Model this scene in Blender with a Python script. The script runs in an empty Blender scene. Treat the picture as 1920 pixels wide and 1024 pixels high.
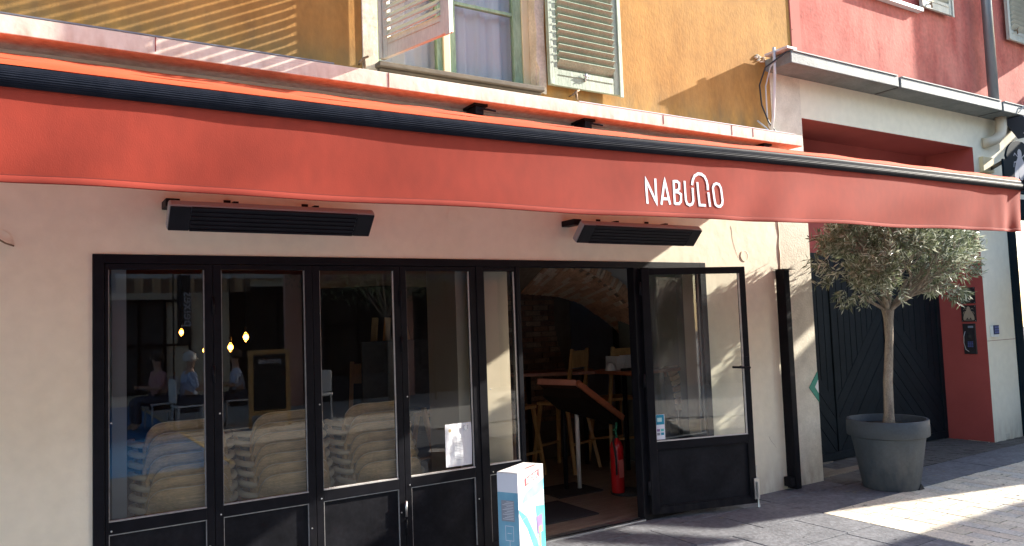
import bpy, bmesh, math, random
from mathutils import Vector, Matrix, Quaternion
random.seed(7)
R = math.radians
SC = bpy.context.scene
COL = SC.collection

# ------------------------------------------------------------------ camera
cam_d = bpy.data.cameras.new('camera'); cam = bpy.data.objects.new('camera', cam_d); COL.objects.link(cam)
cam.matrix_world = Matrix(((0.84622197, -0.00333013, -0.53282013, 0.0),
                           (-0.53159506, -0.07333423, -0.84381798, -4.76),
                           (-0.03626394, 0.99730186, -0.06382732, 1.67),
                           (0, 0, 0, 1))) @ Matrix.Identity(4)
# columns are right, up, back
m = Matrix.Identity(4)
right = Vector((0.84622197, -0.53159506, -0.03626394)); up = Vector((-0.00333013, -0.07333423, 0.99730186)); back = Vector((-0.53282013, -0.84381798, -0.06382732))
for i in range(3):
    m[i][0] = right[i]; m[i][1] = up[i]; m[i][2] = back[i]
m[0][3], m[1][3], m[2][3] = 0.0, -4.76, 1.67
cam.matrix_world = m
cam_d.sensor_width = 36; cam_d.sensor_fit = 'HORIZONTAL'; cam_d.lens = 27.0
cam_d.clip_start = 0.05; cam_d.clip_end = 500
SC.camera = cam
# ------------------------------------------------------------------ light
SUN = Vector((1.0, -0.23, 0.46)).normalized()
w = bpy.data.worlds.new("World"); SC.world = w; w.use_nodes = True
nt = w.node_tree; nt.nodes.clear()
sky = nt.nodes.new('ShaderNodeTexSky'); sky.sky_type = 'NISHITA'; sky.sun_disc = False
sky.sun_elevation = math.asin(SUN.z); sky.sun_rotation = R(103); sky.air_density = 1.0; sky.dust_density = 1.0
bg = nt.nodes.new('ShaderNodeBackground'); bg.inputs[1].default_value = 0.15
wo = nt.nodes.new('ShaderNodeOutputWorld')
nt.links.new(sky.outputs[0], bg.inputs[0]); nt.links.new(bg.outputs[0], wo.inputs[0])
sd = bpy.data.lights.new('sun', 'SUN'); sd.energy = 4.6; sd.angle = R(0.53); sd.color = (1.0, 0.93, 0.82)
so = bpy.data.objects.new('sun', sd); COL.objects.link(so); so.rotation_mode = 'QUATERNION'
so.rotation_quaternion = SUN.to_track_quat('Z', 'Y'); so.location = (20, -6, 12)
SC.view_settings.view_transform = 'Standard'; SC.view_settings.look = 'None'
SC.view_settings.exposure = 1.82; SC.view_settings.gamma = 1.0; SC.view_settings.use_curve_mapping = False
SC.cycles.max_bounces = 8; SC.cycles.transparent_max_bounces = 16; SC.cycles.diffuse_bounces = 4
SC.cycles.sample_clamp_indirect = 6; SC.cycles.use_denoising = True

# ------------------------------------------------------------------ materials
MATS = {}
def mat(name, c1, c2=None, rough=0.7, scale=4.0, stretch=(1, 1, 1), bump=0.0, bscale=60.0, metal=0.0, spec=0.5,
        fine=0.0, stain=None, coat=0.0, detail=6, obj_space=False, bdist=0.01, trans=0.0):
    if name in MATS: return MATS[name]
    M = bpy.data.materials.new(name); M.use_nodes = True; MATS[name] = M
    N = M.node_tree.nodes; L = M.node_tree.links; b = N['Principled BSDF']
    b.inputs['Roughness'].default_value = rough; b.inputs['Metallic'].default_value = metal
    b.inputs['Specular IOR Level'].default_value = spec
    b.inputs['Coat Weight'].default_value = coat
    c2 = c2 or c1
    if obj_space:
        tc = N.new('ShaderNodeTexCoord'); src = tc.outputs['Object']
    else:
        tc = N.new('ShaderNodeNewGeometry'); src = tc.outputs['Position']
    mp = N.new('ShaderNodeMapping'); mp.inputs['Scale'].default_value = stretch; L.new(src, mp.inputs[0])
    nz = N.new('ShaderNodeTexNoise'); nz.inputs['Scale'].default_value = scale; nz.inputs['Detail'].default_value = detail
    nz.inputs['Roughness'].default_value = 0.6
    L.new(mp.outputs[0], nz.inputs['Vector'])
    cr = N.new('ShaderNodeValToRGB'); cr.color_ramp.elements[0].position = 0.32; cr.color_ramp.elements[1].position = 0.68
    cr.color_ramp.elements[0].color = (*c1, 1); cr.color_ramp.elements[1].color = (*c2, 1)
    L.new(nz.outputs[0], cr.inputs[0]); out = cr.outputs[0]
    if fine:
        n2 = N.new('ShaderNodeTexNoise'); n2.inputs['Scale'].default_value = scale * 9; n2.inputs['Detail'].default_value = 5
        L.new(mp.outputs[0], n2.inputs['Vector'])
        mr = N.new('ShaderNodeMapRange'); mr.inputs['From Min'].default_value = .3; mr.inputs['From Max'].default_value = .7
        mr.inputs['To Min'].default_value = 1 - fine; mr.inputs['To Max'].default_value = 1 + fine
        L.new(n2.outputs[0], mr.inputs['Value'])
        vm = N.new('ShaderNodeVectorMath'); vm.operation = 'SCALE'; L.new(out, vm.inputs[0]); L.new(mr.outputs[0], vm.inputs['Scale'])
        out = vm.outputs[0]
    if stain:   # list of (colour, z_low, z_high, strength, x-scale): dirt that gathers in a height band, broken by noise
        for (sc_, z0, z1, k, xs) in stain:
            sp = N.new('ShaderNodeSeparateXYZ'); g = N.new('ShaderNodeNewGeometry'); L.new(g.outputs['Position'], sp.inputs[0])
            r = N.new('ShaderNodeMapRange'); r.inputs['From Min'].default_value = z0; r.inputs['From Max'].default_value = z1
            r.inputs['To Min'].default_value = 1; r.inputs['To Max'].default_value = 0
            L.new(sp.outputs['Z'], r.inputs['Value'])
            m2 = N.new('ShaderNodeMapping'); m2.inputs['Scale'].default_value = (xs, xs, xs * .35); L.new(g.outputs['Position'], m2.inputs[0])
            n3 = N.new('ShaderNodeTexNoise'); n3.inputs['Scale'].default_value = 1; n3.inputs['Detail'].default_value = 8
            L.new(m2.outputs[0], n3.inputs['Vector'])
            mm = N.new('ShaderNodeMath'); mm.operation = 'MULTIPLY'; L.new(r.outputs[0], mm.inputs[0])
            r3 = N.new('ShaderNodeMapRange'); r3.inputs['From Min'].default_value = .35; r3.inputs['From Max'].default_value = .7
            r3.inputs['To Max'].default_value = k * 1.6
            L.new(n3.outputs[0], r3.inputs['Value']); L.new(r3.outputs[0], mm.inputs[1])
            mx = N.new('ShaderNodeMix'); mx.data_type = 'RGBA'; mx.clamp_factor = True
            L.new(mm.outputs[0], mx.inputs['Factor']); L.new(out, mx.inputs['A']); mx.inputs['B'].default_value = (*sc_, 1)
            out = mx.outputs['Result']
    L.new(out, b.inputs['Base Color'])
    if bump:
        n4 = N.new('ShaderNodeTexNoise'); n4.inputs['Scale'].default_value = bscale; n4.inputs['Detail'].default_value = 6
        L.new(mp.outputs[0], n4.inputs['Vector'])
        bp = N.new('ShaderNodeBump'); bp.inputs['Strength'].default_value = bump; bp.inputs['Distance'].default_value = bdist
        L.new(n4.outputs[0], bp.inputs['Height']); L.new(bp.outputs[0], b.inputs['Normal'])
    if trans:
        tb = N.new('ShaderNodeBsdfTranslucent'); L.new(out, tb.inputs[0])
        ms = N.new('ShaderNodeMixShader'); ms.inputs[0].default_value = trans
        L.new(b.outputs[0], ms.inputs[1]); L.new(tb.outputs[0], ms.inputs[2])
        L.new(ms.outputs[0], N['Material Output'].inputs[0])
    return M

def glass_mat(name, tint=(1, 1, 1), ior=1.55, gain=1.7, rough=0.0, haze=0.0):
    M = bpy.data.materials.new(name); M.use_nodes = True; MATS[name] = M
    N = M.node_tree.nodes; L = M.node_tree.links; N.remove(N['Principled BSDF'])
    fr = N.new('ShaderNodeFresnel'); fr.inputs[0].default_value = ior
    g = N.new('ShaderNodeNewGeometry')
    mg = N.new('ShaderNodeMath'); mg.operation = 'MULTIPLY'; mg.inputs[1].default_value = gain; mg.use_clamp = True
    L.new(fr.outputs[0], mg.inputs[0])
    t = N.new('ShaderNodeBsdfTransparent'); t.inputs[0].default_value = (*tint, 1)
    gl = N.new('ShaderNodeBsdfGlossy'); gl.inputs['Roughness'].default_value = rough
    ms = N.new('ShaderNodeMixShader'); L.new(mg.outputs[0], ms.inputs[0]); L.new(t.outputs[0], ms.inputs[1]); L.new(gl.outputs[0], ms.inputs[2])
    last = ms.outputs[0]
    if haze:
        d = N.new('ShaderNodeBsdfDiffuse'); d.inputs[0].default_value = (.7, .7, .7, 1)
        nz = N.new('ShaderNodeTexNoise'); nz.inputs['Scale'].default_value = 3; nz.inputs['Detail'].default_value = 7
        L.new(g.outputs['Position'], nz.inputs['Vector'])
        mr = N.new('ShaderNodeMapRange'); mr.inputs['From Min'].default_value = .4; mr.inputs['From Max'].default_value = .8; mr.inputs['To Max'].default_value = haze * 2
        L.new(nz.outputs[0], mr.inputs['Value'])
        m3 = N.new('ShaderNodeMixShader'); L.new(mr.outputs[0], m3.inputs[0]); L.new(last, m3.inputs[1]); L.new(d.outputs[0], m3.inputs[2]); last = m3.outputs[0]
    L.new(last, N['Material Output'].inputs[0])
    return M

def emit_mat(name, col, s):
    M = bpy.data.materials.new(name); M.use_nodes = True; b = M.node_tree.nodes['Principled BSDF']
    b.inputs['Base Color'].default_value = (*col, 1); b.inputs['Emission Color'].default_value = (*col, 1); b.inputs['Emission Strength'].default_value = s
    return M

GRIME = (.10, .085, .05)
m_yellow = mat('ochre_plaster', (.30, .142, .026), (.43, .215, .048), .92, 1.6, (1.6, 1.6, .9), .25, 30, fine=.16,
               stain=[(GRIME, 3.30, 3.68, .85, 8), ((.62, .36, .11), 2.5, 7.5, .3, 3.3), ((.22, .11, .03), 2.5, 9, .22, 2.1)])
m_cream = mat('cream_plaster', (.75, .69, .54), (.81, .75, .60), .9, 1.3, bump=.35, bscale=9, fine=.04, bdist=.012,
              stain=[((.45, .33, .22), .05, .35, .5, 12)])
m_cream2 = mat('rough_cream_plaster', (.60, .545, .43), (.74, .68, .55), .92, 7, bump=.5, bscale=55, fine=.06, bdist=.008,
               stain=[((.40, .30, .20), .05, .3, .6, 14)])
m_red = mat('red_plaster', (.33, .058, .042), (.48, .115, .085), .92, 2.2, bump=.3, bscale=26, fine=.24, detail=9, stain=[((.62, .26, .2), 3.5, 9, .35, 4), ((.2, .05, .04), 4.0, 4.6, .5, 9)])
m_redsmooth = mat('red_paint', (.34, .062, .052), (.39, .074, .062), .85, 3, bump=.1, bscale=30)
m_pinkmetal = mat('pink_flashing', (.44, .14, .11), (.50, .17, .135), .8, 3, spec=.1)
m_ledge = mat('pink_cream_ledge', (.62, .56, .47), (.68, .62, .53), .85, 2.5, bump=.15, bscale=40, fine=.05,
              stain=[((.35, .2, .12), 3.17, 3.34, .45, 22)])
m_conc = mat('grey_concrete', (.14, .155, .155), (.21, .225, .22), .7, 5, bump=.3, bscale=50, fine=.12)
m_stone = mat('worn_stone_reveal', (.55, .46, .33), (.75, .66, .52), .9, 6, bump=.5, bscale=22, fine=.12)
m_sill = mat('dark_sill_stone', (.085, .07, .05), (.14, .115, .085), .8, 7, (.4, 1, 1), .3, 40, fine=.1)
m_black = mat('black_painted_steel', (.004, .0045, .007), (.008, .008, .012), .5, 9, bump=.06, bscale=90, spec=.12, stain=[((.06, .055, .05), .05, .7, .16, 18)])
m_panel = mat('black_panel', (.004, .0045, .0065), (.014, .014, .018), .6, 5, spec=.12, bump=.05, bscale=50, fine=.2)
m_bead = mat('skylit_bead', (.22, .22, .22), (.35, .34, .33), .5, 30)  # lighter grey stands in for edges lit by the sky
m_pale = mat('pale_glazing_bead', (.45, .44, .42), (.6, .58, .55), .5, 20)
m_bar = mat('dark_awning_bar', (.010, .012, .018), (.018, .02, .028), .5, 20, spec=.04)
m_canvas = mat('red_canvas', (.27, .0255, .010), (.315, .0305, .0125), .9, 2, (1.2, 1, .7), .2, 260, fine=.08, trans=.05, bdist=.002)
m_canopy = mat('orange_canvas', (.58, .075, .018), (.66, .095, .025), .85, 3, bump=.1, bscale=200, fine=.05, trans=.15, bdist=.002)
m_hem = mat('hem_canvas', (.27, .028, .013), (.31, .033, .016), .9, 9, trans=.05)
m_stitch = mat('dark_stitch', (.22, .03, .02), None, .9)
m_white = mat('white_print', (.72, .72, .76), None, .7)
m_green = mat('sage_shutter_paint', (.25, .31, .23), (.33, .39, .29), .6, 9, (1, 1, .25), .25, 60, fine=.15)
m_green2 = mat('green_window_paint', (.20, .31, .19), (.30, .41, .26), .6, 8, (1, 1, .2), .25, 50, fine=.2)
m_beige = mat('beige_shutter_paint', (.42, .42, .35), (.52, .51, .43), .65, 9, (1, 1, .3), .2, 60, fine=.1)
m_cream_wood = mat('cream_wood', (.66, .56, .34), (.74, .64, .42), .6, 8, (1, 1, .2))
m_curtain = mat('grey_curtain', (.82, .80, .82), (.90, .88, .89), .9, 5, (3, 3, .1), .1, 90, trans=.3)
m_wood = mat('pale_chair_wood', (.56, .35, .14), (.84, .57, .28), .5, 3.2, (1.0, 5, 16), .2, 12, fine=.25, obj_space=True)
m_woodedge = mat('pale_wood_edge', (.78, .62, .40), (.86, .72, .50), .5, 5, obj_space=True)
m_wood2 = mat('oak_stool_wood', (.44, .26, .10), (.60, .37, .16), .5, 6, (6, 6, 1), .1, 30, fine=.2, obj_space=True)
m_redwood = mat('reddish_wood', (.30, .09, .04), (.44, .15, .07), .4, 5, (1, 7, 7), .05, 40, fine=.3, obj_space=True)
m_edge = mat('red_brown_edge', (.30, .09, .045), (.40, .13, .065), .5, 9)
m_floor = mat('interior_wood_floor', (.16, .125, .095), (.29, .23, .17), .45, 4, (1, 9, 1), .1, 40, fine=.3)
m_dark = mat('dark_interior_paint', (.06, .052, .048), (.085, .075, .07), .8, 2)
m_room = mat('interior_plaster', (.50, .48, .45), (.58, .56, .52), .9, 2, bump=.1, bscale=20)
m_blueroom = mat('blue_grey_plaster', (.45, .48, .60), (.55, .58, .70), .9, 2)
m_column = mat('column_plaster', (.60, .52, .38), (.68, .60, .45), .9, 2, bump=.1, bscale=20)
m_mortar = mat('mortar', (.22, .15, .10), (.30, .22, .15), .95, 10)
m_gate = mat('teal_black_gate', (.005, .009, .012), (.009, .014, .018), .6, 4, fine=.2, spec=.15)
m_shop = mat('teal_shopfront', (.004, .012, .018), (.007, .015, .022), .6, 4, spec=.03)
m_slab = mat('grey_paving_stone', (.10, .105, .118), (.155, .16, .175), .75, 3.2, bump=.45, bscale=45, fine=.3, detail=10)
m_slab2 = mat('grey_paving_stone_light', (.13, .135, .15), (.20, .205, .22), .75, 3.6, bump=.45, bscale=45, fine=.3, detail=10)
m_joint = mat('paving_joint', (.03, .028, .025), (.06, .056, .05), .95, 20, bump=.2)
m_sett = mat('granite_sett', (.07, .065, .06), (.13, .12, .11), .8, 9, bump=.3, bscale=60, fine=.2)
PV = [mat('paver_%s' % n, a, b, .8, 6, bump=.5, bscale=60, fine=.22) for n, a, b in (
    ('buff', (.54, .48, .37), (.62, .56, .44)), ('sand', (.62, .55, .43), (.68, .61, .49)),
    ('grey', (.50, .465, .40), (.58, .54, .47)), ('rose', (.54, .46, .36), (.61, .53, .42)))]
m_pot = mat('slate_plastic_pot', (.030, .041, .053), (.047, .060, .074), .6, 5, bump=.08, bscale=30, fine=.15, stain=[((.16, .155, .14), .05, .5, .28, 16)])
m_soil = mat('soil', (.10, .08, .06), (.28, .24, .19), .95, 60, bump=1, bscale=60)
m_bark = mat('olive_bark', (.18, .145, .11), (.36, .30, .23), .9, 9, (3, 3, .8), 1.0, 18, fine=.35)
m_leafs = [mat('olive_leaf_%s' % n, a, None, .38, spec=.55, trans=.25) for n, a in (('dark', (.10, .125, .065)), ('mid', (.22, .25, .15)), ('silver', (.54, .57, .45)))]
m_zinc = mat('zinc_pipe', (.17, .18, .19), (.24, .25, .26), .45, 5, (1, 1, .3), metal=.5)
m_pvc = mat('cream_pipe', (.58, .50, .38), (.66, .58, .45), .5, 5)
m_grey = mat('grey_conduit', (.50, .48, .47), (.58, .56, .55), .5, 5)
m_cable = mat('black_cable', (.015, .015, .018), None, .5)
m_rust = mat('rusty_iron', (.16, .10, .06), (.30, .22, .14), .7, 40, metal=.4)
m_chrome = mat('chrome', (.65, .65, .65), None, .15, metal=1)
m_steel = mat('brushed_steel', (.45, .45, .45), (.55, .55, .55), .35, 20, metal=.9)
m_extred = mat('extinguisher_red', (.45, .012, .015), None, .25, coat=.4)
m_rubber = mat('black_rubber', (.015, .015, .015), (.03, .03, .03), .85, 20)
m_card = mat('white_card', (.80, .78, .78), (.84, .82, .82), .45, 6, coat=.2)
m_cardblue = mat('white_card_side', (.68, .70, .78), (.72, .74, .82), .45, 6, coat=.2)
m_teal = mat('teal_print', (.04, .36, .38), (.12, .50, .50), .45, 10, coat=.2)
m_cyan = mat('cyan_print', (.12, .50, .64), (.26, .62, .74), .45, 8, coat=.2)
m_tealp = mat('pale_teal_print', (.34, .62, .64), (.52, .72, .74), .45, 8, coat=.2)
m_blueprint = mat('blue_print', (.10, .30, .46), (.2, .44, .58), .45, 6, coat=.2)
m_redprint = mat('red_print', (.70, .07, .09), None, .45)
m_greyprint = mat('grey_print', (.25, .27, .32), None, .5)
m_purple = mat('violet_print', (.16, .12, .26), (.3, .2, .4), .4)
m_orange = mat('orange_print', (.75, .35, .18), None, .5)
m_paper = mat('paper', (.72, .74, .78), (.78, .80, .84), .8, 5, bump=.6, bscale=6, bdist=.02)
m_greensign = mat('green_sign', (.0, .22, .15), None, .4)
m_signwhite = mat('white_sign', (.7, .72, .7), None, .4)
m_darkpl = mat('dark_plaque', (.02, .018, .02), (.03, .027, .03), .3, 5)
m_bee = mat('bronze_bee', (.35, .28, .2), None, .5)
m_beegrey = mat('silver_bee', (.22, .23, .27), None, .4)
m_btn = mat('blue_buttons', (.10, .12, .30), None, .4)
m_sticker = mat('blue_sticker', (.01, .24, .38), None, .4)
m_heater = mat('heater_black', (.006, .006, .010), (.01, .01, .016), .5, 9, spec=.2)
m_heatrim = mat('heater_grey', (.30, .29, .30), None, .45)
m_mat = mat('doormat', (.02, .02, .022), (.04, .04, .042), .95, 80, bump=.5, bscale=200)
m_opp = mat('opposite_beige', (.74, .62, .45), (.82, .71, .53), .9, 2)
m_opp2 = mat('opposite_pink', (.55, .30, .24), (.62, .36, .29), .9, 2)
m_blue = mat('blue_ground_paint', (.02, .15, .36), (.03, .19, .42), .7, 6)
m_yline = mat('ochre_line', (.62, .45, .22), None, .8)
m_skin = mat('skin', (.50, .30, .21), None, .55)
m_hairw = mat('white_hair', (.65, .63, .60), None, .8)
m_haird = mat('dark_hair', (.04, .03, .025), None, .7)
m_shirt = mat('pale_blue_shirt', (.45, .52, .68), None, .85)
m_shirt2 = mat('dusty_rose_shirt', (.5, .26, .26), None, .85)
m_trou = mat('dark_trousers', (.06, .07, .10), None, .85)
m_chairw = mat('white_chair', (.72, .72, .72), None, .5)
m_parasol = mat('dark_parasol', (.05, .05, .06), (.07, .07, .08), .85)
m_awn2 = mat('navy_awning', (.03, .04, .07), (.04, .05, .08), .85)
m_pale2 = mat('pale_bounce_paint', (.55, .54, .50), (.62, .60, .56), .8, 2)  # pale so the added shade forms bounce light back
g_clear = glass_mat('window_glass', (.96, .97, .96), 1.5, 1.9)
g_door = glass_mat('door_glass', (.88, .91, .89), 1.5, 2.0, 0, .06)
g_up = glass_mat('old_window_glass', (.98, .98, .98), 1.4, .6)

# ------------------------------------------------------------------ mesh helpers
class MB:
    def __init__(s): s.v = []; s.f = []; s.mi = []; s.cur = 0
    def m(s, i): s.cur = i; return s
    def add(s, vs, fs):
        o = len(s.v); s.v += [tuple(p) for p in vs]; s.f += [tuple(o + i for i in f) for f in fs]; s.mi += [s.cur] * len(fs); return s
    def box(s, x0, x1, y0, y1, z0, z1, M=None):
        vs = [Vector((x, y, z)) for x in (x0, x1) for y in (y0, y1) for z in (z0, z1)]
        if M: vs = [M @ p for p in vs]
        return s.add(vs, [(0, 1, 3, 2), (4, 6, 7, 5), (0, 4, 5, 1), (2, 3, 7, 6), (0, 2, 6, 4), (1, 5, 7, 3)])
    def obox(s, c, sx, sy, sz, rot=None):   # centre, half sizes, rotation matrix
        M = Matrix.Translation(c) @ (rot.to_4x4() if rot else Matrix.Identity(4))
        return s.box(-sx, sx, -sy, sy, -sz, sz, M)
    def beam(s, a, b, w, h, upv=(0, 0, 1)):
        a, b = Vector(a), Vector(b); d = (b - a).normalized(); u_ = Vector(upv)
        if abs(d.dot(u_)) > .98: u_ = Vector((0, 1, 0))
        sd_ = d.cross(u_).normalized(); u_ = sd_.cross(d)
        vs = [p + sd_ * i * w / 2 + u_ * j * h / 2 for p in (a, b) for i, j in ((-1, -1), (1, -1), (1, 1), (-1, 1))]
        return s.add(vs, [(0, 3, 2, 1), (4, 5, 6, 7), (0, 1, 5, 4), (1, 2, 6, 5), (2, 3, 7, 6), (3, 0, 4, 7)])
    def tube(s, pts, r, n=8, cap=True):
        pts = [Vector(p) for p in pts]; rs = r if isinstance(r, (list, tuple)) else [r] * len(pts)
        rings = []; prev = None
        for i, p in enumerate(pts):
            d = (pts[min(i + 1, len(pts) - 1)] - pts[max(i - 1, 0)]).normalized()
            if prev is None:
                a = Vector((0, 0, 1)) if abs(d.z) < .9 else Vector((1, 0, 0)); nrm = d.cross(a).normalized()
            else:
                nrm = (prev - d * prev.dot(d)).normalized()
            prev = nrm; bn = d.cross(nrm)
            rings.append([p + (nrm * math.cos(2 * math.pi * k / n) + bn * math.sin(2 * math.pi * k / n)) * rs[i] for k in range(n)])
        vs = [q for r_ in rings for q in r_]; fs = []
        for i in range(len(rings) - 1):
            for k in range(n):
                a, b = i * n + k, i * n + (k + 1) % n; fs.append((a, b, b + n, a + n))
        if cap: fs.append(tuple(reversed(range(n)))); fs.append(tuple(range((len(rings) - 1) * n, len(rings) * n)))
        return s.add(vs, fs)
    def lathe(s, prof, c=(0, 0, 0), n=24, closed=False):
        vs = []; fs = []
        for (r, z) in prof:
            for k in range(n):
                a = 2 * math.pi * k / n; vs.append((c[0] + r * math.cos(a), c[1] + r * math.sin(a), c[2] + z))
        for i in range(len(prof) - 1):
            for k in range(n):
                a, b = i * n + k, i * n + (k + 1) % n; fs.append((a, b, b + n, a + n))
        if prof[0][0] > 0: fs.append(tuple(reversed(range(n))))
        if prof[-1][0] > 0: fs.append(tuple((len(prof) - 1) * n + k for k in range(n)))
        return s.add(vs, fs)
    def prism(s, poly, y0, y1):    # polygon in x,z extruded in y (y0 is the front, nearer the street)
        n = len(poly); a = sum(poly[i][0] * poly[(i + 1) % n][1] - poly[(i + 1) % n][0] * poly[i][1] for i in range(n))
        if a < 0: poly = poly[::-1]
        vs = [(x, y0, z) for x, z in poly] + [(x, y1, z) for x, z in poly]
        fs = [tuple(range(n)), tuple(reversed(range(n, 2 * n)))] + [(i, i + n, (i + 1) % n + n, (i + 1) % n) for i in range(n)]
        return s.add(vs, fs)
    def build(s, name, mats, parent=None, smooth=False, bevel=0, world=True, autosmooth=None):
        me = bpy.data.meshes.new(name)
        off = Vector((0, 0, 0))
        if parent is not None and world:
            p = parent
            while p is not None: off += p.location; p = p.parent
        me.from_pydata([tuple(Vector(v) - off) for v in s.v], [], s.f)
        if not isinstance(mats, (list, tuple)): mats = [mats]
        for m_ in mats: me.materials.append(m_)
        if len(mats) > 1: me.polygons.foreach_set('material_index', s.mi)
        if smooth: me.polygons.foreach_set('use_smooth', [True] * len(me.polygons))
        me.update()
        o = bpy.data.objects.new(name, me); COL.objects.link(o)
        if parent is not None: o.parent = parent
        if bevel:
            b = o.modifiers.new('bevel', 'BEVEL'); b.width = bevel; b.segments = 2; b.limit_method = 'ANGLE'; b.angle_limit = R(40)
        if smooth and autosmooth:
            me.set_sharp_from_angle(angle=R(autosmooth))
        return o

def empty(name, loc=(0, 0, 0), rz=0):
    o = bpy.data.objects.new(name, None); COL.objects.link(o); o.location = loc; o.rotation_euler = (0, 0, rz); o.empty_display_size = .1
    return o
def tag(o, label=None, cat=None, group=None, kind=None):
    if label: o['label'] = label
    if cat: o['category'] = cat
    if group: o['group'] = group
    if kind: o['kind'] = kind
    return o
def structure(o): o['kind'] = 'structure'; return o
def copy_tree(o, parent=None):
    c = o.copy(); COL.objects.link(c)
    if parent is not None: c.parent = parent
    for ch in [q for q in o.children]: copy_tree(ch, c)
    return c
def inst(me_obj, name, parent, loc, rot=None, mat_i=None):
    o = bpy.data.objects.new(name, me_obj); COL.objects.link(o); o.parent = parent; o.location = loc
    if rot: o.rotation_euler = rot
    return o
def text(body, size, m_, name, parent, M, extrude=.0006, align='CENTER', bold=0.0, sx=1.0):
    cu = bpy.data.curves.new(name, 'FONT'); cu.body = body; cu.size = size; cu.extrude = extrude; cu.align_x = align; cu.offset = bold; cu.resolution_u = 3
    t = bpy.data.objects.new('tmp_text', cu); COL.objects.link(t)
    dg = bpy.context.evaluated_depsgraph_get(); me = bpy.data.meshes.new_from_object(t.evaluated_get(dg)); bpy.data.objects.remove(t)
    me.transform(Matrix.Diagonal((sx, 1, 1, 1))); me.transform(M); me.materials.clear(); me.materials.append(m_)
    o = bpy.data.objects.new(name, me); COL.objects.link(o)
    if parent is not None: o.parent = parent
    return o
# text matrices: text x -> world direction, facing the street (-y)
def face_street(x, y, z): return Matrix.Translation((x, y, z)) @ Matrix.Rotation(R(90), 4, 'X')

def ribbon(pl, w_, y0f, th=.0012, mb=None):
    """flat stroke of width w_ along the x,z polyline with mitred joints, lying proud of the surface y0f(x,z)"""
    mb = mb or MB(); n = len(pl); closed = pl[0] == pl[-1]; L_ = []; R_ = []
    P = [Vector((p[0], p[1])) for p in pl]
    for i in range(n):
        if closed and i in (0, n - 1): d1 = (P[-1] - P[-2]).normalized(); d2 = (P[1] - P[0]).normalized()
        else:
            d1 = (P[i] - P[i - 1]).normalized() if i else (P[1] - P[0]).normalized()
            d2 = (P[i + 1] - P[i]).normalized() if i < n - 1 else d1
        t = (d1 + d2)
        t = t.normalized() if t.length > 1e-6 else d1
        nn = Vector((-t.y, t.x)); k = 1 / max(.42, nn.dot(Vector((-d1.y, d1.x))))
        L_.append(P[i] + nn * w_ / 2 * k); R_.append(P[i] - nn * w_ / 2 * k)
    vs = []; fs = []
    for a, b in zip(L_, R_):
        ya, yb = y0f(a.x, a.y), y0f(b.x, b.y)
        vs += [(a.x, ya - th, a.y), (b.x, yb - th, b.y)]
    for i in range(n - 1):
        a = 2 * i; fs.append((a, a + 1, a + 3, a + 2))
    return mb.add(vs, fs)

def wall_grid(xs, zs, holes, y0, y1, mb=None):
    mb = mb or MB()
    xs = sorted(set(xs)); zs = sorted(set(zs))
    def solid(i, j):
        if i < 0 or j < 0 or i >= len(xs) - 1 or j >= len(zs) - 1: return False
        cx, cz = (xs[i] + xs[i + 1]) / 2, (zs[j] + zs[j + 1]) / 2
        return not any(a < cx < b and c < cz < d for a, b, c, d in holes)
    for i in range(len(xs) - 1):
        for j in range(len(zs) - 1):
            if not solid(i, j): continue
            a, b, c, d = xs[i], xs[i + 1], zs[j], zs[j + 1]
            mb.add([(a, y0, c), (b, y0, c), (b, y0, d), (a, y0, d)], [(0, 1, 2, 3)])
            mb.add([(a, y1, c), (b, y1, c), (b, y1, d), (a, y1, d)], [(3, 2, 1, 0)])
            if not solid(i - 1, j): mb.add([(a, y0, c), (a, y1, c), (a, y1, d), (a, y0, d)], [(3, 2, 1, 0)])
            if not solid(i + 1, j): mb.add([(b, y0, c), (b, y1, c), (b, y1, d), (b, y0, d)], [(0, 1, 2, 3)])
            if not solid(i, j - 1): mb.add([(a, y0, c), (b, y0, c), (b, y1, c), (a, y1, c)], [(3, 2, 1, 0)])
            if not solid(i, j + 1): mb.add([(a, y0, d), (b, y0, d), (b, y1, d), (a, y1, d)], [(0, 1, 2, 3)])
    return mb
def clip(poly, a, b, c):    # keep a*x+b*z<=c
    out = []
    for i in range(len(poly)):
        p, q = poly[i], poly[(i + 1) % len(poly)]; dp = a * p[0] + b * p[1] - c; dq = a * q[0] + b * q[1] - c
        if dp <= 0: out.append(p)
        if (dp < 0 < dq) or (dq < 0 < dp):
            t = dp / (dp - dq); out.append((p[0] + (q[0] - p[0]) * t, p[1] + (q[1] - p[1]) * t))
    return out

# ================================================================== SETTING
G = .05     # pavement level
ground = structure(MB().add([(-60, -60, G - .03), (60, -60, G - .03), (60, 60, G - .03), (-60, 60, G - .03)], [(0, 1, 2, 3)]).build('ground', m_joint))

pavement = structure(empty('pavement', (0, 0, 0)))
# big grey slabs beside the wall and in front of the shop
def slab(x0, x1, y0, y1, m_, z=G, name='paving_slab', g=.005, th=.028):
    j = random.uniform(-.0018, .0018)
    return MB().box(x0 + g, x1 - g, y0 + g, y1 - g, z - th, z + j).build(name, m_, pavement, bevel=.002)
y = 0.0; row = 0
rows = [(-.24, 0.0), (-.73, -.24), (-1.20, -.73), (-1.67, -1.20), (-2.14, -1.67), (-2.6, -2.14)]
for (y0, y1) in rows:
    x = 2.0 + (row % 2) * .35 - .2
    while x < 5.4:
        x1 = min(x + random.choice((.62, .7, .78)), 5.4)
        if 5.4 - x1 < .2: x1 = 5.4
        slab(x, x1, y0, y1, m_slab if random.random() < .6 else m_slab2); x = x1
    row += 1
for (y0, y1) in rows[1:2]:
    x = 5.4
    while x < 8.6:
        x1 = x + .7; slab(x, x1, y0, y1, m_slab if random.random() < .6 else m_slab2); x = x1
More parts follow.
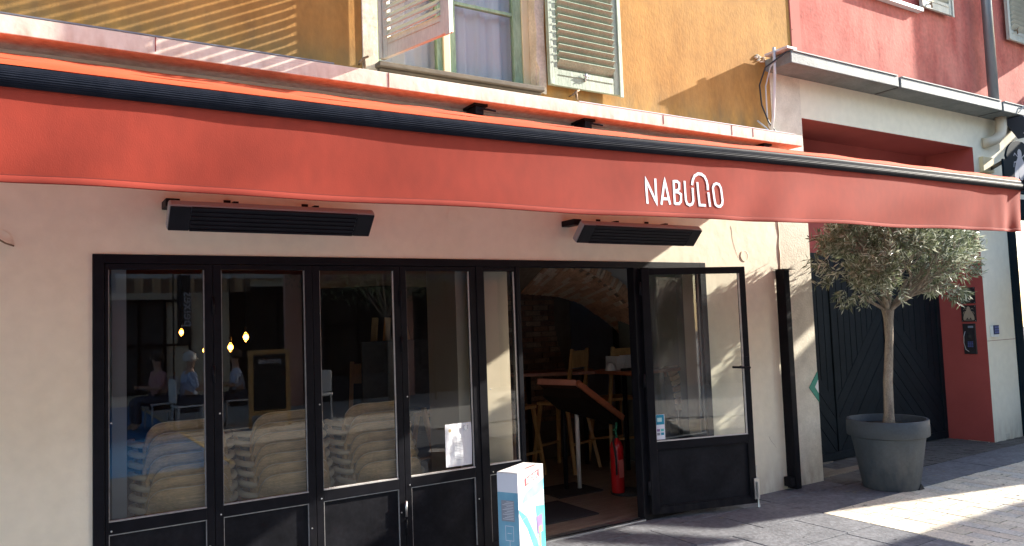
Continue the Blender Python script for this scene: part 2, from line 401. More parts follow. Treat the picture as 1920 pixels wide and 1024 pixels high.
slab(5.4, 6.44, -.24, 0, m_slab)
MB().box(8.6, 12, -.73, -.24, G - .028, G).build('paving_slab', m_slab, pavement)
MB().box(-3, 1.8, -2.6, 0, G - .028, G).build('paving_slab', m_slab, pavement)
MB().box(-12, 5.39, -6.8, -2.61, G - .028, G).build('paving_slab', m_slab, pavement)
# setts at the gate threshold
sb = MB(); x = 6.46
while x < 12:
    yy = -.23
    while yy < .56:
        if not (yy > -.02 and x > 9.6):
            sb.box(x, x + .088, yy, yy + .088, G - .03, G + random.uniform(-.004, .003))
        yy += .096
    x += .096
tag(sb.build('granite_setts', m_sett, pavement), kind='stuff')
# light pavers, long side towards the wall
pm = []
for k, m_ in enumerate(PV):
    pm.append(MB().box(-.0575, .0575, -.1205, .1205, -.026, 0).build('paver_master', m_, bevel=0))
    pm[-1].data.materials[0] = m_
masters = [o.data for o in pm]
for o in pm: bpy.data.objects.remove(o)
border = MB().box(-.099, .099, -.195, .195, -.026, 0).build('paver_master', PV[1]); bme = border.data; bpy.data.objects.remove(border)
far = MB(); cnt = 0
yy = -.74
for k in range(5):
    inst(bme, 'paver', pavement, (5.51, yy - .2 - k * .4, G + .001))
cells = []
xi = 0; x = 5.675
while x < 13:
    off = (xi % 2) * .125; yv = -.735 - .125 + off * 0 - (0 if xi % 2 == 0 else -.0625)
    yv = -.735 - (.125 if xi % 2 == 0 else .0)
    while yv > -6.0:
        cells.append((x, yv)); yv -= .25
    x += .122; xi += 1
cells.sort(key=lambda c: (c[0] - 5.6) * .9 + (-c[1] - .7) * 1.6)
for (cx, cy) in cells:
    z = G + random.uniform(-.002, .002)
    half = cy > -.80
    if cnt < 285 and not half:
        inst(random.choice(masters), 'paver', pavement, (cx, cy, z)); cnt += 1
    else:
        y1 = min(cy + .122, -.737)
        far.m(random.randrange(4)).box(cx - .059, cx + .059, cy - .122, y1, z - .026, z)
tag(far.build('far_pavers', PV, pavement), kind='stuff')
random.seed(77)
def blot(cx, cy, rr, m_, nm, z):
    n = 13; pl = [(cx + rr * random.uniform(.6, 1.1) * math.cos(2 * math.pi * i / n) * 1.5, cy + rr * random.uniform(.6, 1.1) * math.sin(2 * math.pi * i / n)) for i in range(n)]
    MB().add([(x_, y_, z) for x_, y_ in pl], [tuple(range(n))]).build(nm, m_, pavement)
m_gum = mat('old_gum', (.06, .06, .06), None, .9)
for k in range(26): blot(random.uniform(3.6, 8.0), random.uniform(-1.9, -.15), random.uniform(.006, .016), m_gum, 'gum_spot', G + .0045)
lt = MB()
for k in range(46):
    x_, y_ = (random.gauss(6.75, .45), random.gauss(-.62, .3)) if k < 30 else (random.uniform(3.5, 8), random.uniform(-1.7, -.05))
    if y_ > -.03: continue
    a_ = random.uniform(0, 6.28); d1 = Vector((math.cos(a_), math.sin(a_), 0)) * .028; d2 = Vector((-math.sin(a_), math.cos(a_), 0)) * .006; c_ = Vector((x_, y_, G + .007))
    lt.add([c_ - d1, c_ + d2, c_ + d1 + Vector((0, 0, .004)), c_ - d2], [(0, 1, 2, 3)])
tag(lt.build('fallen_leaves', mat('dry_leaf', (.20, .16, .08), (.30, .25, .14)), pavement), kind='stuff')
# street behind the camera
street = structure(MB().box(-40, 5.38, -60, -6.81, G - .028, G - .001).build('street', mat('pale_street_stone', (.36, .35, .32), (.45, .43, .40), .85, 2)))
street2 = structure(MB().box(5.39, 40, -60, -6.2, G - .028, G - .001).build('street', mat('pale_street_stone', (.36, .35, .32), (.45, .43, .40), .85, 2)))
blue = structure(MB().box(-1.2, 2.1, -19, -5.2, G, G + .004).build('painted_path', m_blue))
line = structure(MB().box(2.12, 2.17, -19, -5.2, G, G + .005).build('kerb_line', m_yline))
# ================================================================== OCHRE BUILDING
OB = tag(empty('ochre_building', (0, 0, 0)), 'ochre upper storey over cream ground floor wall holding the black shopfront', 'building')
HO = [(.295, 4.995, 0, 2.127)]
wall_grid([-3, .295, 4.995, 6.0], [0, 2.127, 3.30], HO, 0, .28).build('cream_wall', m_cream, OB)
wall_grid([6.0, 6.44], [0, 3.30, 3.96], [], -.004, .56).build('pier', m_cream2, OB)
wall_grid([-3, 1.99, 3.37, 6.0, 6.35], [3.30, 3.44, 4.06, 5.3, 7.0], [(1.99, 3.37, 3.44, 5.3), (6.0, 6.35, 3.3, 4.06)], 0, .4).build('ochre_wall', m_yellow, OB)
# irregular plaster seam where the two buildings meet
sm = MB(); pts = []
for i in range(30):
    z = .06 + i * (2.6 / 29); pts.append((5.995 + random.uniform(-.008, .008), -.003, z))
sm.tube(pts, [random.uniform(.003, .008) for _ in pts], 5); sm.build('plaster_seam', m_cream, OB, smooth=True)
# ledge
LY0, LY1 = -.25, 0
lb = MB(); seg = [-3, .28, 2.16, 4.0, 4.55, 5.3, 6.1]
MB().box(-3, 6.1, LY0, -.001, 3.205, 3.305).build('ledge', m_ledge, OB, bevel=.004)
for x in (.585, 1.96, 4.35, 5.15, 5.42): MB().box(x, x + .004, LY0 - .003, LY0, 3.207 + random.random() * .03, 3.303).build('ledge_crack', m_stitch, OB)
MB().box(-3, 1.6, -.252, -.20, 3.306, 3.314).build('ledge_flashing', m_zinc, OB)
MB().box(3.5, 6.0, -.253, -.235, 3.306, 3.311).build('ledge_flashing', m_white, OB)
random.seed(41)
def crack(x, z, L, nm='wall_crack', dirn=-1.2, y_=-.0015):
    p = [(x, y_, z)]
    for k in range(int(L / .03)):
        dirn += random.uniform(-.5, .5) * .6; x += .03 * math.cos(dirn); z += .03 * math.sin(dirn); p.append((x, y_, z))
    MB().tube(p, [.0012 * (1 - .6 * i / len(p)) for i in range(len(p))], 4).build(nm, m_rust if nm != 'wall_crack' else mat('crack_line', (.30, .24, .18)), OB)
for (x, z, L) in ((5.35, 2.46, .3), (5.7, .55, .15)): crack(x, z, L)
# upstairs window with surround
WX0, WX1 = 1.99, 3.37
st = MB()
st.box(1.885, 1.992, -.012, .0, 3.31, 6.2); st.build('window_surround', m_stone, OB, bevel=.003)
pts = [(3.30, 3.42), (3.372, 3.41), (3.378, 3.62), (3.368, 3.9), (3.38, 4.2), (3.374, 5.4), (3.30, 5.4), (3.31, 4.3), (3.285, 4.05), (3.30, 3.9), (3.288, 3.66), (3.315, 3.6)]
MB().prism(pts, -.014, .02).build('window_surround', m_stone, OB)
MB().box(1.95, 3.34, -.015, -.001, 3.31, 3.385).build('sill_band', m_sill, OB)
sl = MB(); sl.box(1.97, 3.31, -.085, .1, 3.405, 3.44); sl.box(1.985, 3.295, -.055, -.002, 3.386, 3.404); sl.build('window_sill', m_sill, OB, bevel=.006)
win = MB(); wy0, wy1 = .10, .16
win.box(1.99, 2.03, wy0, wy1, 3.44, 5.3); win.box(3.24, 3.30, wy0 - .01, wy1, 3.44, 5.3); win.box(1.99, 3.37, .19, .24, 3.44, 3.47)
WIN = win.build('window', m_cream_wood, OB, bevel=.003)
MB().box(3.30, 3.37, .02, .2, 3.44, 5.3).build('window_reveal', m_stone, OB)
fr = MB()
for a, b in ((2.03, 2.06), (2.50, 2.545), (2.60, 2.655), (3.165, 3.238)): fr.box(a, b, wy0 + .005, wy1 - .01, 3.44, 5.3)
fr.box(2.06, 2.50, wy0 + .008, wy1 - .012, 3.44, 3.475); fr.box(2.655, 3.165, wy0 + .008, wy1 - .012, 3.44, 3.485)
fr.box(2.655, 3.165, wy0 + .012, wy1 - .015, 4.03, 4.055); fr.box(2.06, 2.50, wy0 + .012, wy1 - .015, 4.03, 4.055)
fr.build('casement_frame', m_green2, WIN, bevel=.002)
MB().box(2.545, 2.60, wy0 - .012, wy1, 3.44, 5.3).build('meeting_stile', m_cream_wood, WIN, bevel=.004)
MB().add([(2.06, .13, 3.47), (2.5, .13, 3.47), (2.5, .13, 5.3), (2.06, .13, 5.3)], [(0, 1, 2, 3)]).build('glass', g_up, WIN)
MB().add([(2.655, .13, 3.48), (3.165, .13, 3.48), (3.165, .13, 5.3), (2.655, .13, 5.3)], [(0, 1, 2, 3)]).build('glass', g_up, WIN)
cu = MB(); n = 60; vs = []
for i in range(n + 1):
    x = 2.0 + 1.36 * i / n; yv = .21 + .018 * math.sin(i * .9) + .012 * math.sin(i * 2.3 + 1)
    vs += [(x, yv, 3.45), (x, yv, 5.3)]
cu.add(vs, [(2 * i, 2 * i + 2, 2 * i + 3, 2 * i + 1) for i in range(n)]); cu.build('curtain', m_curtain, OB, smooth=True)
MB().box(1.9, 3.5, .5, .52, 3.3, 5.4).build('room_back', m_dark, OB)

# louvred shutter: local frame hinge at origin, leaf along +x, outer face -y
def shutter(name, W, H, m_, slat_dir, parent, loc, rz, label, slat_h0=.145, pitch=.0585, slat_len=.118):
    s = empty(name, loc, rz); s.parent = parent
    f = MB(); t = .016
    f.box(0, .075, -t, t, 0, H); f.box(W - .08, W, -t, t, 0, H); f.box(.075, W - .08, -t + .002, t - .002, .0, .13); f.box(.075, W - .08, -t + .002, t - .002, H - .1, H)
    f.box(.079, W - .084, -t - .004, -t + .001, .085, .09)
    f.build('shutter_frame', m_, s, world=False, bevel=.003)
    e = MB(); e.box(-.006, .03, -t - .012, -t - .001, .0, H); e.box(W - .028, W + .008, -t - .012, -t - .001, -.018, H)
    e.build('cover_strip', m_, s, world=False, bevel=.003)
    me = MB().box(.078, W - .083, -slat_len / 2, slat_len / 2, -.005, .005).build('louvre_slat', m_, s, world=False)
    me0 = me.data; bpy.data.objects.remove(me)
    z = slat_h0 + .02
    while z < H - .1 - .03:
        inst(me0, 'louvre_slat', s, (0, 0, z), (slat_dir * R(42), 0, 0)); z += pitch
    return s
SHR = shutter('shutter', .715, 1.72, m_green, -1, OB, (3.372, -.05, 3.475), 0, '')
SHR['label'] = 'sage green louvred shutter folded flat against the ochre wall'
sh_ang = math.atan2(-.64, .18)
SHL = shutter('shutter', .675, 1.72, m_beige, 1, OB, (2.005, -.055, 3.455), sh_ang, '')
SHL['label'] = 'pale beige louvred shutter standing open towards the street'
# shutter dogs and catches
def dog(x, z, par, y=0.0):
    d = MB(); d.tube([(x, y, z), (x, y - .09, z + .005)], .007, 6); d.tube([(x - .035, y - .09, z - .02), (x, y - .092, z + .015), (x + .03, y - .09, z + .03)], .008, 6)
    d.tube([(x, y - .088, z + .01), (x + .005, y - .088, z - .05)], .009, 6)
    return d.build('shutter_catch', m_rust, par, smooth=True)
dog(1.86, 3.42, OB); dog(3.60, 3.425, OB)
ct = MB(); ct.tube([(3.71, -.07, 3.54), (3.71, -.085, 3.60)], .009, 6); ct.tube([(3.685, -.085, 3.585), (3.735, -.085, 3.575)], .006, 6); ct.lathe([(.0, -.006), (.012, -.004), (.012, .004), (0, .006)], (3.71, -.08, 3.56), 8)
ct.build('shutter_catch', m_steel, OB, smooth=True)

# ================================================================== AWNING
AW = tag(empty('awning', (0, -1.0, 2.5)), 'orange red fabric awning with black front bar and a name printed on its valance', 'awning')
def interp(t, T):
    for (a, va), (b, vb) in zip(T, T[1:]):
        if t <= b: return va + (vb - va) * (t - a) / (b - a)
    return T[-1][1]
def smooth_i(t, T):
    return (interp(t - .4, T) + interp(t, T) + interp(t + .4, T)) / 3
BZ = [(-2, 2.488), (-.1, 2.494), (.7, 2.493), (1.8, 2.497), (3.77, 2.543), (6.4, 2.563)]
VB = [(-2, 2.158), (-.1, 2.159), (1.1, 2.161), (2.0, 2.160), (2.85, 2.165), (3.73, 2.174), (4.8, 2.190), (6.3, 2.213)]
AX0, AX1 = -2.0, 6.36
def bz(x): return smooth_i(x, BZ)
BY = -1.95
n = 12; mb = MB(); nx = 60; K = 28; vs = []; fs = []
for i in range(nx + 1):
    x = AX0 + (AX1 - AX0) * i / nx; c = bz(x) - .002
    for k in range(K * 2):
        a = math.pi * k / K; r = .0335 if k % 2 else .0312
        vs.append((x, BY + r * .85 * math.cos(a), c + r * math.sin(a)))
for i in range(nx):
    for k in range(K * 2):
        a, b = i * 2 * K + k, i * 2 * K + (k + 1) % (2 * K); fs.append((a, b, b + 2 * K, a + 2 * K))
fs.append(tuple(range(2 * K))); fs.append(tuple(reversed(range(nx * 2 * K, (nx + 1) * 2 * K))))
mb.add(vs, fs).build('front_bar', m_bar, AW)
MB().box(AX1 + .001, AX1 + .012, BY - .036, BY + .036, bz(6.36) - .04, bz(6.36) + .04).build('bar_end_cap', m_black, AW, bevel=.003)
random.seed(11)
W_ = [(random.uniform(.6, 3.5), random.uniform(0, 6.28), random.uniform(.3, 1)) for _ in range(7)]
def vy(x, z):
    t = max(0, min(1, (bz(x) - .03 - z) / .34))
    a = sum(k * math.sin(f * x * 1.5 + p + t * 1.8 * f) / f for f, p, k in W_)
    a += .55 * math.sin(3.1 * x - 2.4 * t) * t
    b = .0075 * a + .0075 * math.sin(9 * x + 3 * t + 2 * math.sin(x * 2)) * (.4 + .6 * math.sin(x * 1.1 + 1) ** 2)
    if x > 5.9: b += .012 * math.sin((x - 5.9) * 28) * (x - 5.9) * 2
    e = max(0.0, 1 - abs(x - 2.85) / .5); b *= (1 - .6 * e)
    return -1.945 + b * (.07 + 1.1 * t) + .006 * t
vb = MB(); nx, nz_ = 380, 22; vs = []
for i in range(nx + 1):
    x = AX0 + (AX1 - AX0) * i / nx
    top = bz(x) - .02; bot = smooth_i(x, VB) + .022 + .003 * math.sin(x * 5)
    for j in range(nz_ + 1):
        z = top + (bot - top) * j / nz_; vs.append((x, vy(x, z), z))
fs = [(i * (nz_ + 1) + j, i * (nz_ + 1) + j + 1, (i + 1) * (nz_ + 1) + j + 1, (i + 1) * (nz_ + 1) + j) for i in range(nx) for j in range(nz_)]
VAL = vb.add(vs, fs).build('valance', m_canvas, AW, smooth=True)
hm = MB(); vs = []
for i in range(nx + 1):
    x = AX0 + (AX1 - AX0) * i / nx; bot = smooth_i(x, VB) + .003 * math.sin(x * 5)
    yv = vy(x, bot + .022)
    for (dy, dz) in ((-.0005, .024), (-.003, .019), (-.0028, .004), (-.001, 0), (.003, .004), (.003, .023)): vs.append((x, yv + dy, bot + dz))
fs = [(i * 6 + j, i * 6 + j + 1, (i + 1) * 6 + j + 1, (i + 1) * 6 + j) for i in range(nx) for j in range(5)]
hm.add(vs, fs).build('hem', m_hem, VAL, smooth=True)
LOGO = {'N': [[2.582, 2.228], [2.581, 2.351], [2.643, 2.234], [2.643, 2.358]], 'A': [[2.675, 2.228], [2.706, 2.356], [2.736, 2.232]], 'Ab': [[2.686, 2.259], [2.729, 2.26]],
        'B': [[2.769, 2.235], [2.767, 2.358]], 'B2': [[2.7675, 2.353], [2.791, 2.354], [2.806, 2.345], [2.805, 2.318], [2.79, 2.306], [2.768, 2.305]],
        'B3': [[2.769, 2.3], [2.796, 2.299], [2.816, 2.288], [2.813, 2.253], [2.8, 2.240], [2.77, 2.238]],
        'U': [[2.844, 2.36], [2.848, 2.262], [2.855, 2.243], [2.873, 2.236], [2.891, 2.243], [2.901, 2.261], [2.9, 2.328]],
        'arch': [[2.897, 2.342], [2.903, 2.368], [2.917, 2.39], [2.942, 2.404], [2.967, 2.404], [2.99, 2.393], [3.004, 2.371], [3.009, 2.349], [3.008, 2.322]],
        'L': [[2.936, 2.36], [2.942, 2.240], [2.985, 2.240]], 'i': [[3.01, 2.311], [3.013, 2.234]],
        'O': [[3.045, 2.337], [3.055, 2.354], [3.073, 2.361], [3.092, 2.357], [3.103, 2.337], [3.106, 2.272], [3.101, 2.252], [3.085, 2.239], [3.068, 2.238], [3.053, 2.246], [3.049, 2.269], [3.045, 2.337]]}
ht = MB(); ribbon([[AX0 + .02 + q_ * .02, smooth_i(AX0 + .02 + q_ * .02, VB) + .026 + .003 * math.sin((AX0 + .02 + q_ * .02) * 5)] for q_ in range(416)], .0022, vy, .0012, ht); ht.build('hem_stitching', m_stitch, VAL)
lg = MB()
for i, (k, p) in enumerate(LOGO.items()):
    q = []
    for a, b in zip(p, p[1:]):
        L = math.dist(a, b); m_n = max(1, int(L / .02))
        q += [[a[0] + (b[0] - a[0]) * t / m_n, a[1] + (b[1] - a[1]) * t / m_n] for t in range(m_n)]
    q.append(p[-1])
    ribbon(q, .0138 if k != 'arch' else .0148, vy, .0012 + .00015 * i, lg)
lg.build('lettering', m_white, VAL)
# canopy, from the box under the ledge to the bar
cb = MB(); vs = []; nx, ny = 260, 26
random.seed(5)
for i in range(nx + 1):
    x = AX0 + (AX1 - AX0) * i / nx
    for j in range(ny + 1):
        t = j / ny; yv = -.13 + (BY + .055 + .13) * t
        z = 3.145 + (bz(x) + .072 - 3.145) * t
        z += -.022 * math.sin(math.pi * t) * (1 + .3 * math.sin(x * 1.7))
        z += .005 * math.sin(x * 6 + 4 * t) * math.sin(math.pi * t) + .004 * math.sin(x * 15 + 2 * math.sin(3 * x)) * (1 - t) * math.sin(math.pi * min(1, t * 3 + .05))
        z += (.016 * math.exp(-((x - 2.4) / 1.0) ** 2) * math.sin(x * 9 + 5 * t)) * math.sin(math.pi * t)
        vs.append((x, yv, z))
fs = [(i * (ny + 1) + j, i * (ny + 1) + j + 1, (i + 1) * (ny + 1) + j + 1, (i + 1) * (ny + 1) + j) for i in range(nx) for j in range(ny)]
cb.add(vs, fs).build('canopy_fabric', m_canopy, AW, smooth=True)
wv = MB(); vs = []
for i in range(121):
    x = AX0 + (AX1 - AX0) * i / 120; c = bz(x)
    for (dy, dz) in ((.055, .072), (.03, .062), (.008, .048), (0, .036)): vs.append((x, BY + dy, c + dz + .003 * math.sin(x * 11) * (dz > .04)))
wv.add(vs, [(i * 4 + j, i * 4 + j + 1, i * 4 + 5 + j, i * 4 + 4 + j) for i in range(120) for j in range(3)]).build('canopy_front_fold', m_canopy, AW, smooth=True)
MB().tube([(AX0, -.05, 3.09), (AX1 - .1, -.05, 3.09)], .035, 14).build('fabric_roller', m_canopy, AW, smooth=True)
for x in (-.6, 2.62, 3.58, 5.62):
    b = MB(); b.box(x, x + .11, -.20, -.03, 3.185, 3.204); b.box(x + .015, x + .08, -.19, -.05, 3.13, 3.186); b.tube([(x + .05, -.205, 3.165), (x + .16, -.225, 3.155)], .008, 6)
    b.build('wall_bracket', m_black, AW, bevel=.003)
for x in (.6, 3.4, 5.9):   # folding arms under the fabric
    a = MB(); a.beam((x, -.14, 3.04), (x - .75, -1.0, 2.80), .05, .04); a.beam((x - .75, -1.0, 2.80), (x - .1, -1.9, bz(x) + .005), .045, .035)
    a.build('folding_arm', m_black, AW, bevel=.004)

# ================================================================== SHOPFRONT
SF = tag(empty('shopfront', (.295, 0, .05)), 'black steel glazed shopfront with four folding panels, two sidelights and a doorway', 'shopfront')
FY0, FY1 = -.012, .07
f = MB()
f.box(.297, .352, FY0, FY1, .05, 2.125); f.box(4.925, 4.993, FY0, FY1, .05, 2.125); f.box(.352, 4.925, FY0, FY1, 2.075, 2.125)
f.box(2.695, 2.752, FY0, FY1, .05, 2.075); f.box(3.03, 3.066, FY0, FY1, .05, 2.075); f.box(4.165, 4.245, FY0, FY1, .05, 2.075)
f.box(.352, 2.695, FY0, FY1, .05, .085); f.box(2.752, 3.03, FY0, FY1, .05, .085); f.box(4.245, 4.925, FY0, FY1, .05, .085)
f.build('fixed_frame', m_black, SF, bevel=.002)
MB().box(3.066, 4.165, -.03, .09, .051, .066).build('threshold', m_steel, SF, bevel=.002)
MB().box(3.066, 4.165, -.002, .012, .067, .073).build('threshold_strip', m_black, SF)
def leaf(x0, x1, gx0, gx1, name='folding_panel', z0=.088, z1=2.072, ya=-.006, yb=.045, split=(.602, .667)):
    o = MB()
    o.box(x0, gx0, ya, yb, z0, z1); o.box(gx1, x1, ya, yb, z0, z1)
    o.box(gx0, gx1, ya, yb, 2.043, z1); o.box(gx0, gx1, ya, yb, split[0], split[1]); o.box(gx0, gx1, ya, yb, z0, z0 + .05)
    lf = o.build(name, m_black, SF, bevel=.002)
    MB().add([(gx0, .02, split[1]), (gx1, .02, split[1]), (gx1, .02, 2.043), (gx0, .02, 2.043)], [(0, 1, 2, 3)]).build('glass', g_clear, lf)
    MB().box(gx0, gx1, .012, .028, z0 + .05, split[0]).build('lower_panel', m_panel, lf)
    b = MB()   # thin beads round lower panel and glass foot, sky light painted into their grey
    b.box(gx0, gx1, ya + .004, .0115, split[0] - .006, split[0] - .001); b.box(gx0, gx0 + .004, ya + .004, .0115, z0 + .05, split[0] - .006); b.box(gx1 - .004, gx1, ya + .004, .0115, z0 + .05, split[0] - .006)
    b.build('panel_bead', m_bead, lf)
    b = MB(); b.box(gx0, gx1, ya + .003, .0185, split[1] + .0005, split[1] + .008); b.box(gx0, gx0 + .005, .006, .0185, split[1] + .008, 2.04); b.box(gx1 - .005, gx1, .006, .0185, split[1] + .008, 2.04)
    b.build('glazing_bead', m_pale if x0 > 1.4 else m_bead, lf)
    for (bx, bz_) in ((x0 + .03, 1.2), (x0 + .03, .62), (x1 - .03, .45)):
        MB().lathe([(.005, 0), (.005, .003), (.002, .004)], (0, 0, 0), 8).build('screw', m_steel, lf, world=False).matrix_local = Matrix.Translation(Vector((bx, ya - .0005, bz_)) - Vector(SF.location)) @ Matrix.Rotation(R(90), 4, 'X')
    return lf
L1 = leaf(.354, .916, .372, .873); L2 = leaf(.919, 1.511, .965, 1.467); L3 = leaf(1.514, 2.108, 1.56, 2.067); L4 = leaf(2.111, 2.693, 2.155, 2.645)
L5 = leaf(2.754, 3.028, 2.762, 3.024, 'sidelight'); L6 = leaf(4.247, 4.923, 4.262, 4.915, 'sidelight')
def hinge(x, z, lf, m_=m_black, y=-.012):
    MB().tube([(x, y, z), (x, y, z + .10)], .008, 8).build('hinge', m_, lf, smooth=True)
for z in (.35, 1.38, 1.78): hinge(.9175, z, L1)
for z in (.30, 1.50, 1.80): hinge(2.1095, z, L3)
hinge(2.1095, .42, L3, m_steel)
# open door
DH = (4.222, -.028, 0); DA = math.atan2(-.262, .93); DW = .966
DR = empty('open_door', (DH[0] - .295, DH[1], DH[2] - .05), DA); DR.parent = SF
d = MB(); t0, t1 = -.022, .022
d.box(0, .07, t0, t1, .095, 2.07); d.box(DW - .055, DW, t0, t1, .095, 2.07); d.box(.07, DW - .055, t0, t1, 2.015, 2.07)
d.box(.07, DW - .055, t0, t1, .60, .665); d.box(.07, DW - .055, t0, t1, .095, .15)
d.build('door_frame', m_black, DR, world=False, bevel=.003)
MB().box(.07, DW - .055, -.006, .006, .15, .60).build('lower_panel', m_panel, DR, world=False)
b = MB(); b.box(.07, DW - .055, -.021, -.0065, .592, .598); b.box(.07, .076, -.021, -.0065, .15, .592); b.box(DW - .061, DW - .055, -.021, -.0065, .15, .592); b.box(.076, DW - .061, -.021, -.0065, .152, .158)
b.build('panel_bead', m_black, DR, world=False)
b = MB(); b.box(.07, DW - .055, -.02, -.001, .666, .674); b.box(DW - .062, DW - .055, -.018, -.001, .674, 2.012); b.build('glazing_bead', m_pale, DR, world=False)
MB().add([(.07, 0, .665), (DW - .055, 0, .665), (DW - .055, 0, 2.015), (.07, 0, 2.015)], [(0, 1, 2, 3)]).build('glass', g_door, DR, world=False)
h = MB(); h.tube([(DW - .035, t0, 1.22), (DW - .035, t0 - .05, 1.22), (DW - .20, t0 - .055, 1.232)], .010, 8); h.tube([(DW - .035, t1, 1.22), (DW - .035, t1 + .05, 1.22), (DW + .0, t1 + .055, 1.22)], .010, 8)
h.box(DW - .055, DW - .015, t0 - .008, t0, 1.10, 1.31); h.build('door_handle', m_black, DR, world=False, smooth=True, autosmooth=40)
b = MB(); b.box(DW + .001, DW + .012, -.02, .012, .14, .40); b.build('door_bolt', m_steel, DR, world=False)
b = MB(); b.box(DW - .03, DW + .018, -.036, -.023, .13, .30); b.tube([(DW - .006, -.045, .15), (DW - .006, -.045, .27)], .009, 8); b.lathe([(.004, .04), (.010, .0), (.016, -.03), (0, -.031)], (DW - .006, -.045, .10), 10)
b.build('door_bolt', m_steel, DR, world=False)
for z in (.25, 1.1, 1.85): MB().tube([(-.012, -.012, z), (-.012, -.012, z + .11)], .011, 8).build('hinge', m_black, DR, world=False, smooth=True)
# sticker on door glass
stk = tag(empty('door_sticker', (4.222, -.028, 0), DA), 'blue and white card sticker in the lower corner of the open door glass', 'sticker')
MB().box(.078, .155, -.0035, -.001, .68, .88).build('card', m_cardblue, stk, world=False)
MB().box(.080, .150, -.005, -.0037, .80, .878).build('blue_field', m_sticker, stk, world=False)
MB().box(.088, .130, -.0062, -.0052, .822, .855).build('blue_logo', m_tealp, stk, world=False)
for k, mm in enumerate((m_purple, m_teal, m_greyprint, m_sticker)): MB().box(.084 + (k % 2) * .034, .110 + (k % 2) * .034, -.005, -.0037, .745 - (k // 2) * .03, .765 - (k // 2) * .03).build('card_logo', mm, stk, world=False)
# poster on the fourth panel
ps = tag(empty('paper_notice', (2.42, .01, .69)), 'creased white paper notice taped inside the fourth glass panel', 'notice')
pb = MB(); vs = []; n = 12
for i in range(n + 1):
    for j in range(n + 1):
        x = 2.425 + .205 * i / n; z = .692 + .292 * j / n
        vs.append((x, .014 + .0018 * math.sin(i * .7 + j * .3) + .0012 * math.sin(i * 1.7 - j * .5), z))
pb.add(vs, [(i * (n + 1) + j, (i + 1) * (n + 1) + j, (i + 1) * (n + 1) + j + 1, i * (n + 1) + j + 1) for i in range(n) for j in range(n)])
pb.build('sheet', m_paper, ps)
tb = MB(); random.seed(3)
for k in range(13):
    z = .90 - k * .011 - (.012 if k > 2 else 0) - (.02 if k > 8 else 0); wd = random.uniform(.04, .07) if k not in (2,) else .055
    tb.box(2.525 - wd / 2 * (1.0 if k > 2 else .8), 2.525 + wd / 2, .0075, .0085, z, z + .0022)
tb.build('printed_text', m_greyprint, ps)
MB().prism([(2.57, .965), (2.598, .965), (2.598, .942), (2.584, .926), (2.57, .942)], .0065, .008).build('crest', m_greyprint, ps)
MB().lathe([(0.0, 0), (.012, 0), (.012, .001), (0, .001)], (0, 0, 0), 12).build('seal', mat('tan_print', (.45, .35, .2)), ps, world=False).matrix_local = Matrix.Translation((.038, -.004, .25)) @ Matrix.Rotation(R(90), 4, 'X')

# ================================================================== INTERIOR
room = structure(empty('interior_room', (0, 0, 0)))
IZ = .06
r = MB()
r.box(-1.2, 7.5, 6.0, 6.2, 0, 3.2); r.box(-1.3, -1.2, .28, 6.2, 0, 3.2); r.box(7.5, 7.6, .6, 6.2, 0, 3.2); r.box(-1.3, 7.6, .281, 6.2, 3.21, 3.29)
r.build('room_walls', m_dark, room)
MB().box(2.60, 3.04, .13, .60, .03, 3.2).build('column', m_column, room)
MB().box(4.5, 5.4, .30, .301, .05, .051).build('floor_seam', m_dark, room)
MB().box(.42, .50, .40, .8, .03, 3.2).build('left_pillar', mat('pale_grey_pillar', (.40, .41, .42)), room)
MB().box(5.82, 7.4, 2.12, 2.18, .03, 3.2).build('cross_wall', mat('grey_green_plaster', (.13, .14, .12), (.17, .18, .16), .9, 2), room)
MB().box(5.80, 5.86, 1.50, 2.12, .03, 3.2).build('cross_wall', mat('grey_green_plaster', (.13, .14, .12)), room)
MB().box(5.58, 7.4, 1.455, 1.468, 1.13, 3.2).build('cross_wall', mat('grey_green_plaster', (.13, .14, .12)), room)
MB().box(6.7, 6.8, .285, 1.6, .03, 3.2).build('side_wall', m_room, room)
MB().box(6.05, 6.15, .285, 1.45, .03, 3.2).build('side_wall', mat('grey_green_plaster', (.13, .14, .12), (.17, .18, .16), .9, 2), room)
yy = .075; k = 0
fl = structure(empty('interior_floor', (0, 0, 0)))
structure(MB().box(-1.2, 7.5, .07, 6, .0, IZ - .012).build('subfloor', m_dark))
while yy < 5.9:
    x = 2.9 - (k % 3) * .35
    while x < 6.6 and yy < 2.6:
        MB().box(x + .001, x + 1.098, yy + .001, yy + .139, IZ - .012, IZ + random.uniform(-.0007, .0007)).build('floor_plank', m_floor, fl); x += 1.1
    yy += .14; k += 1
MB().box(-1.2, 2.2, .08, 6, IZ - .011, IZ - .002).build('floor_boards', m_floor, fl)
MB().box(-1.2, 7.5, 2.75, 6, IZ - .011, IZ - .003).build('floor_boards', m_floor, fl)
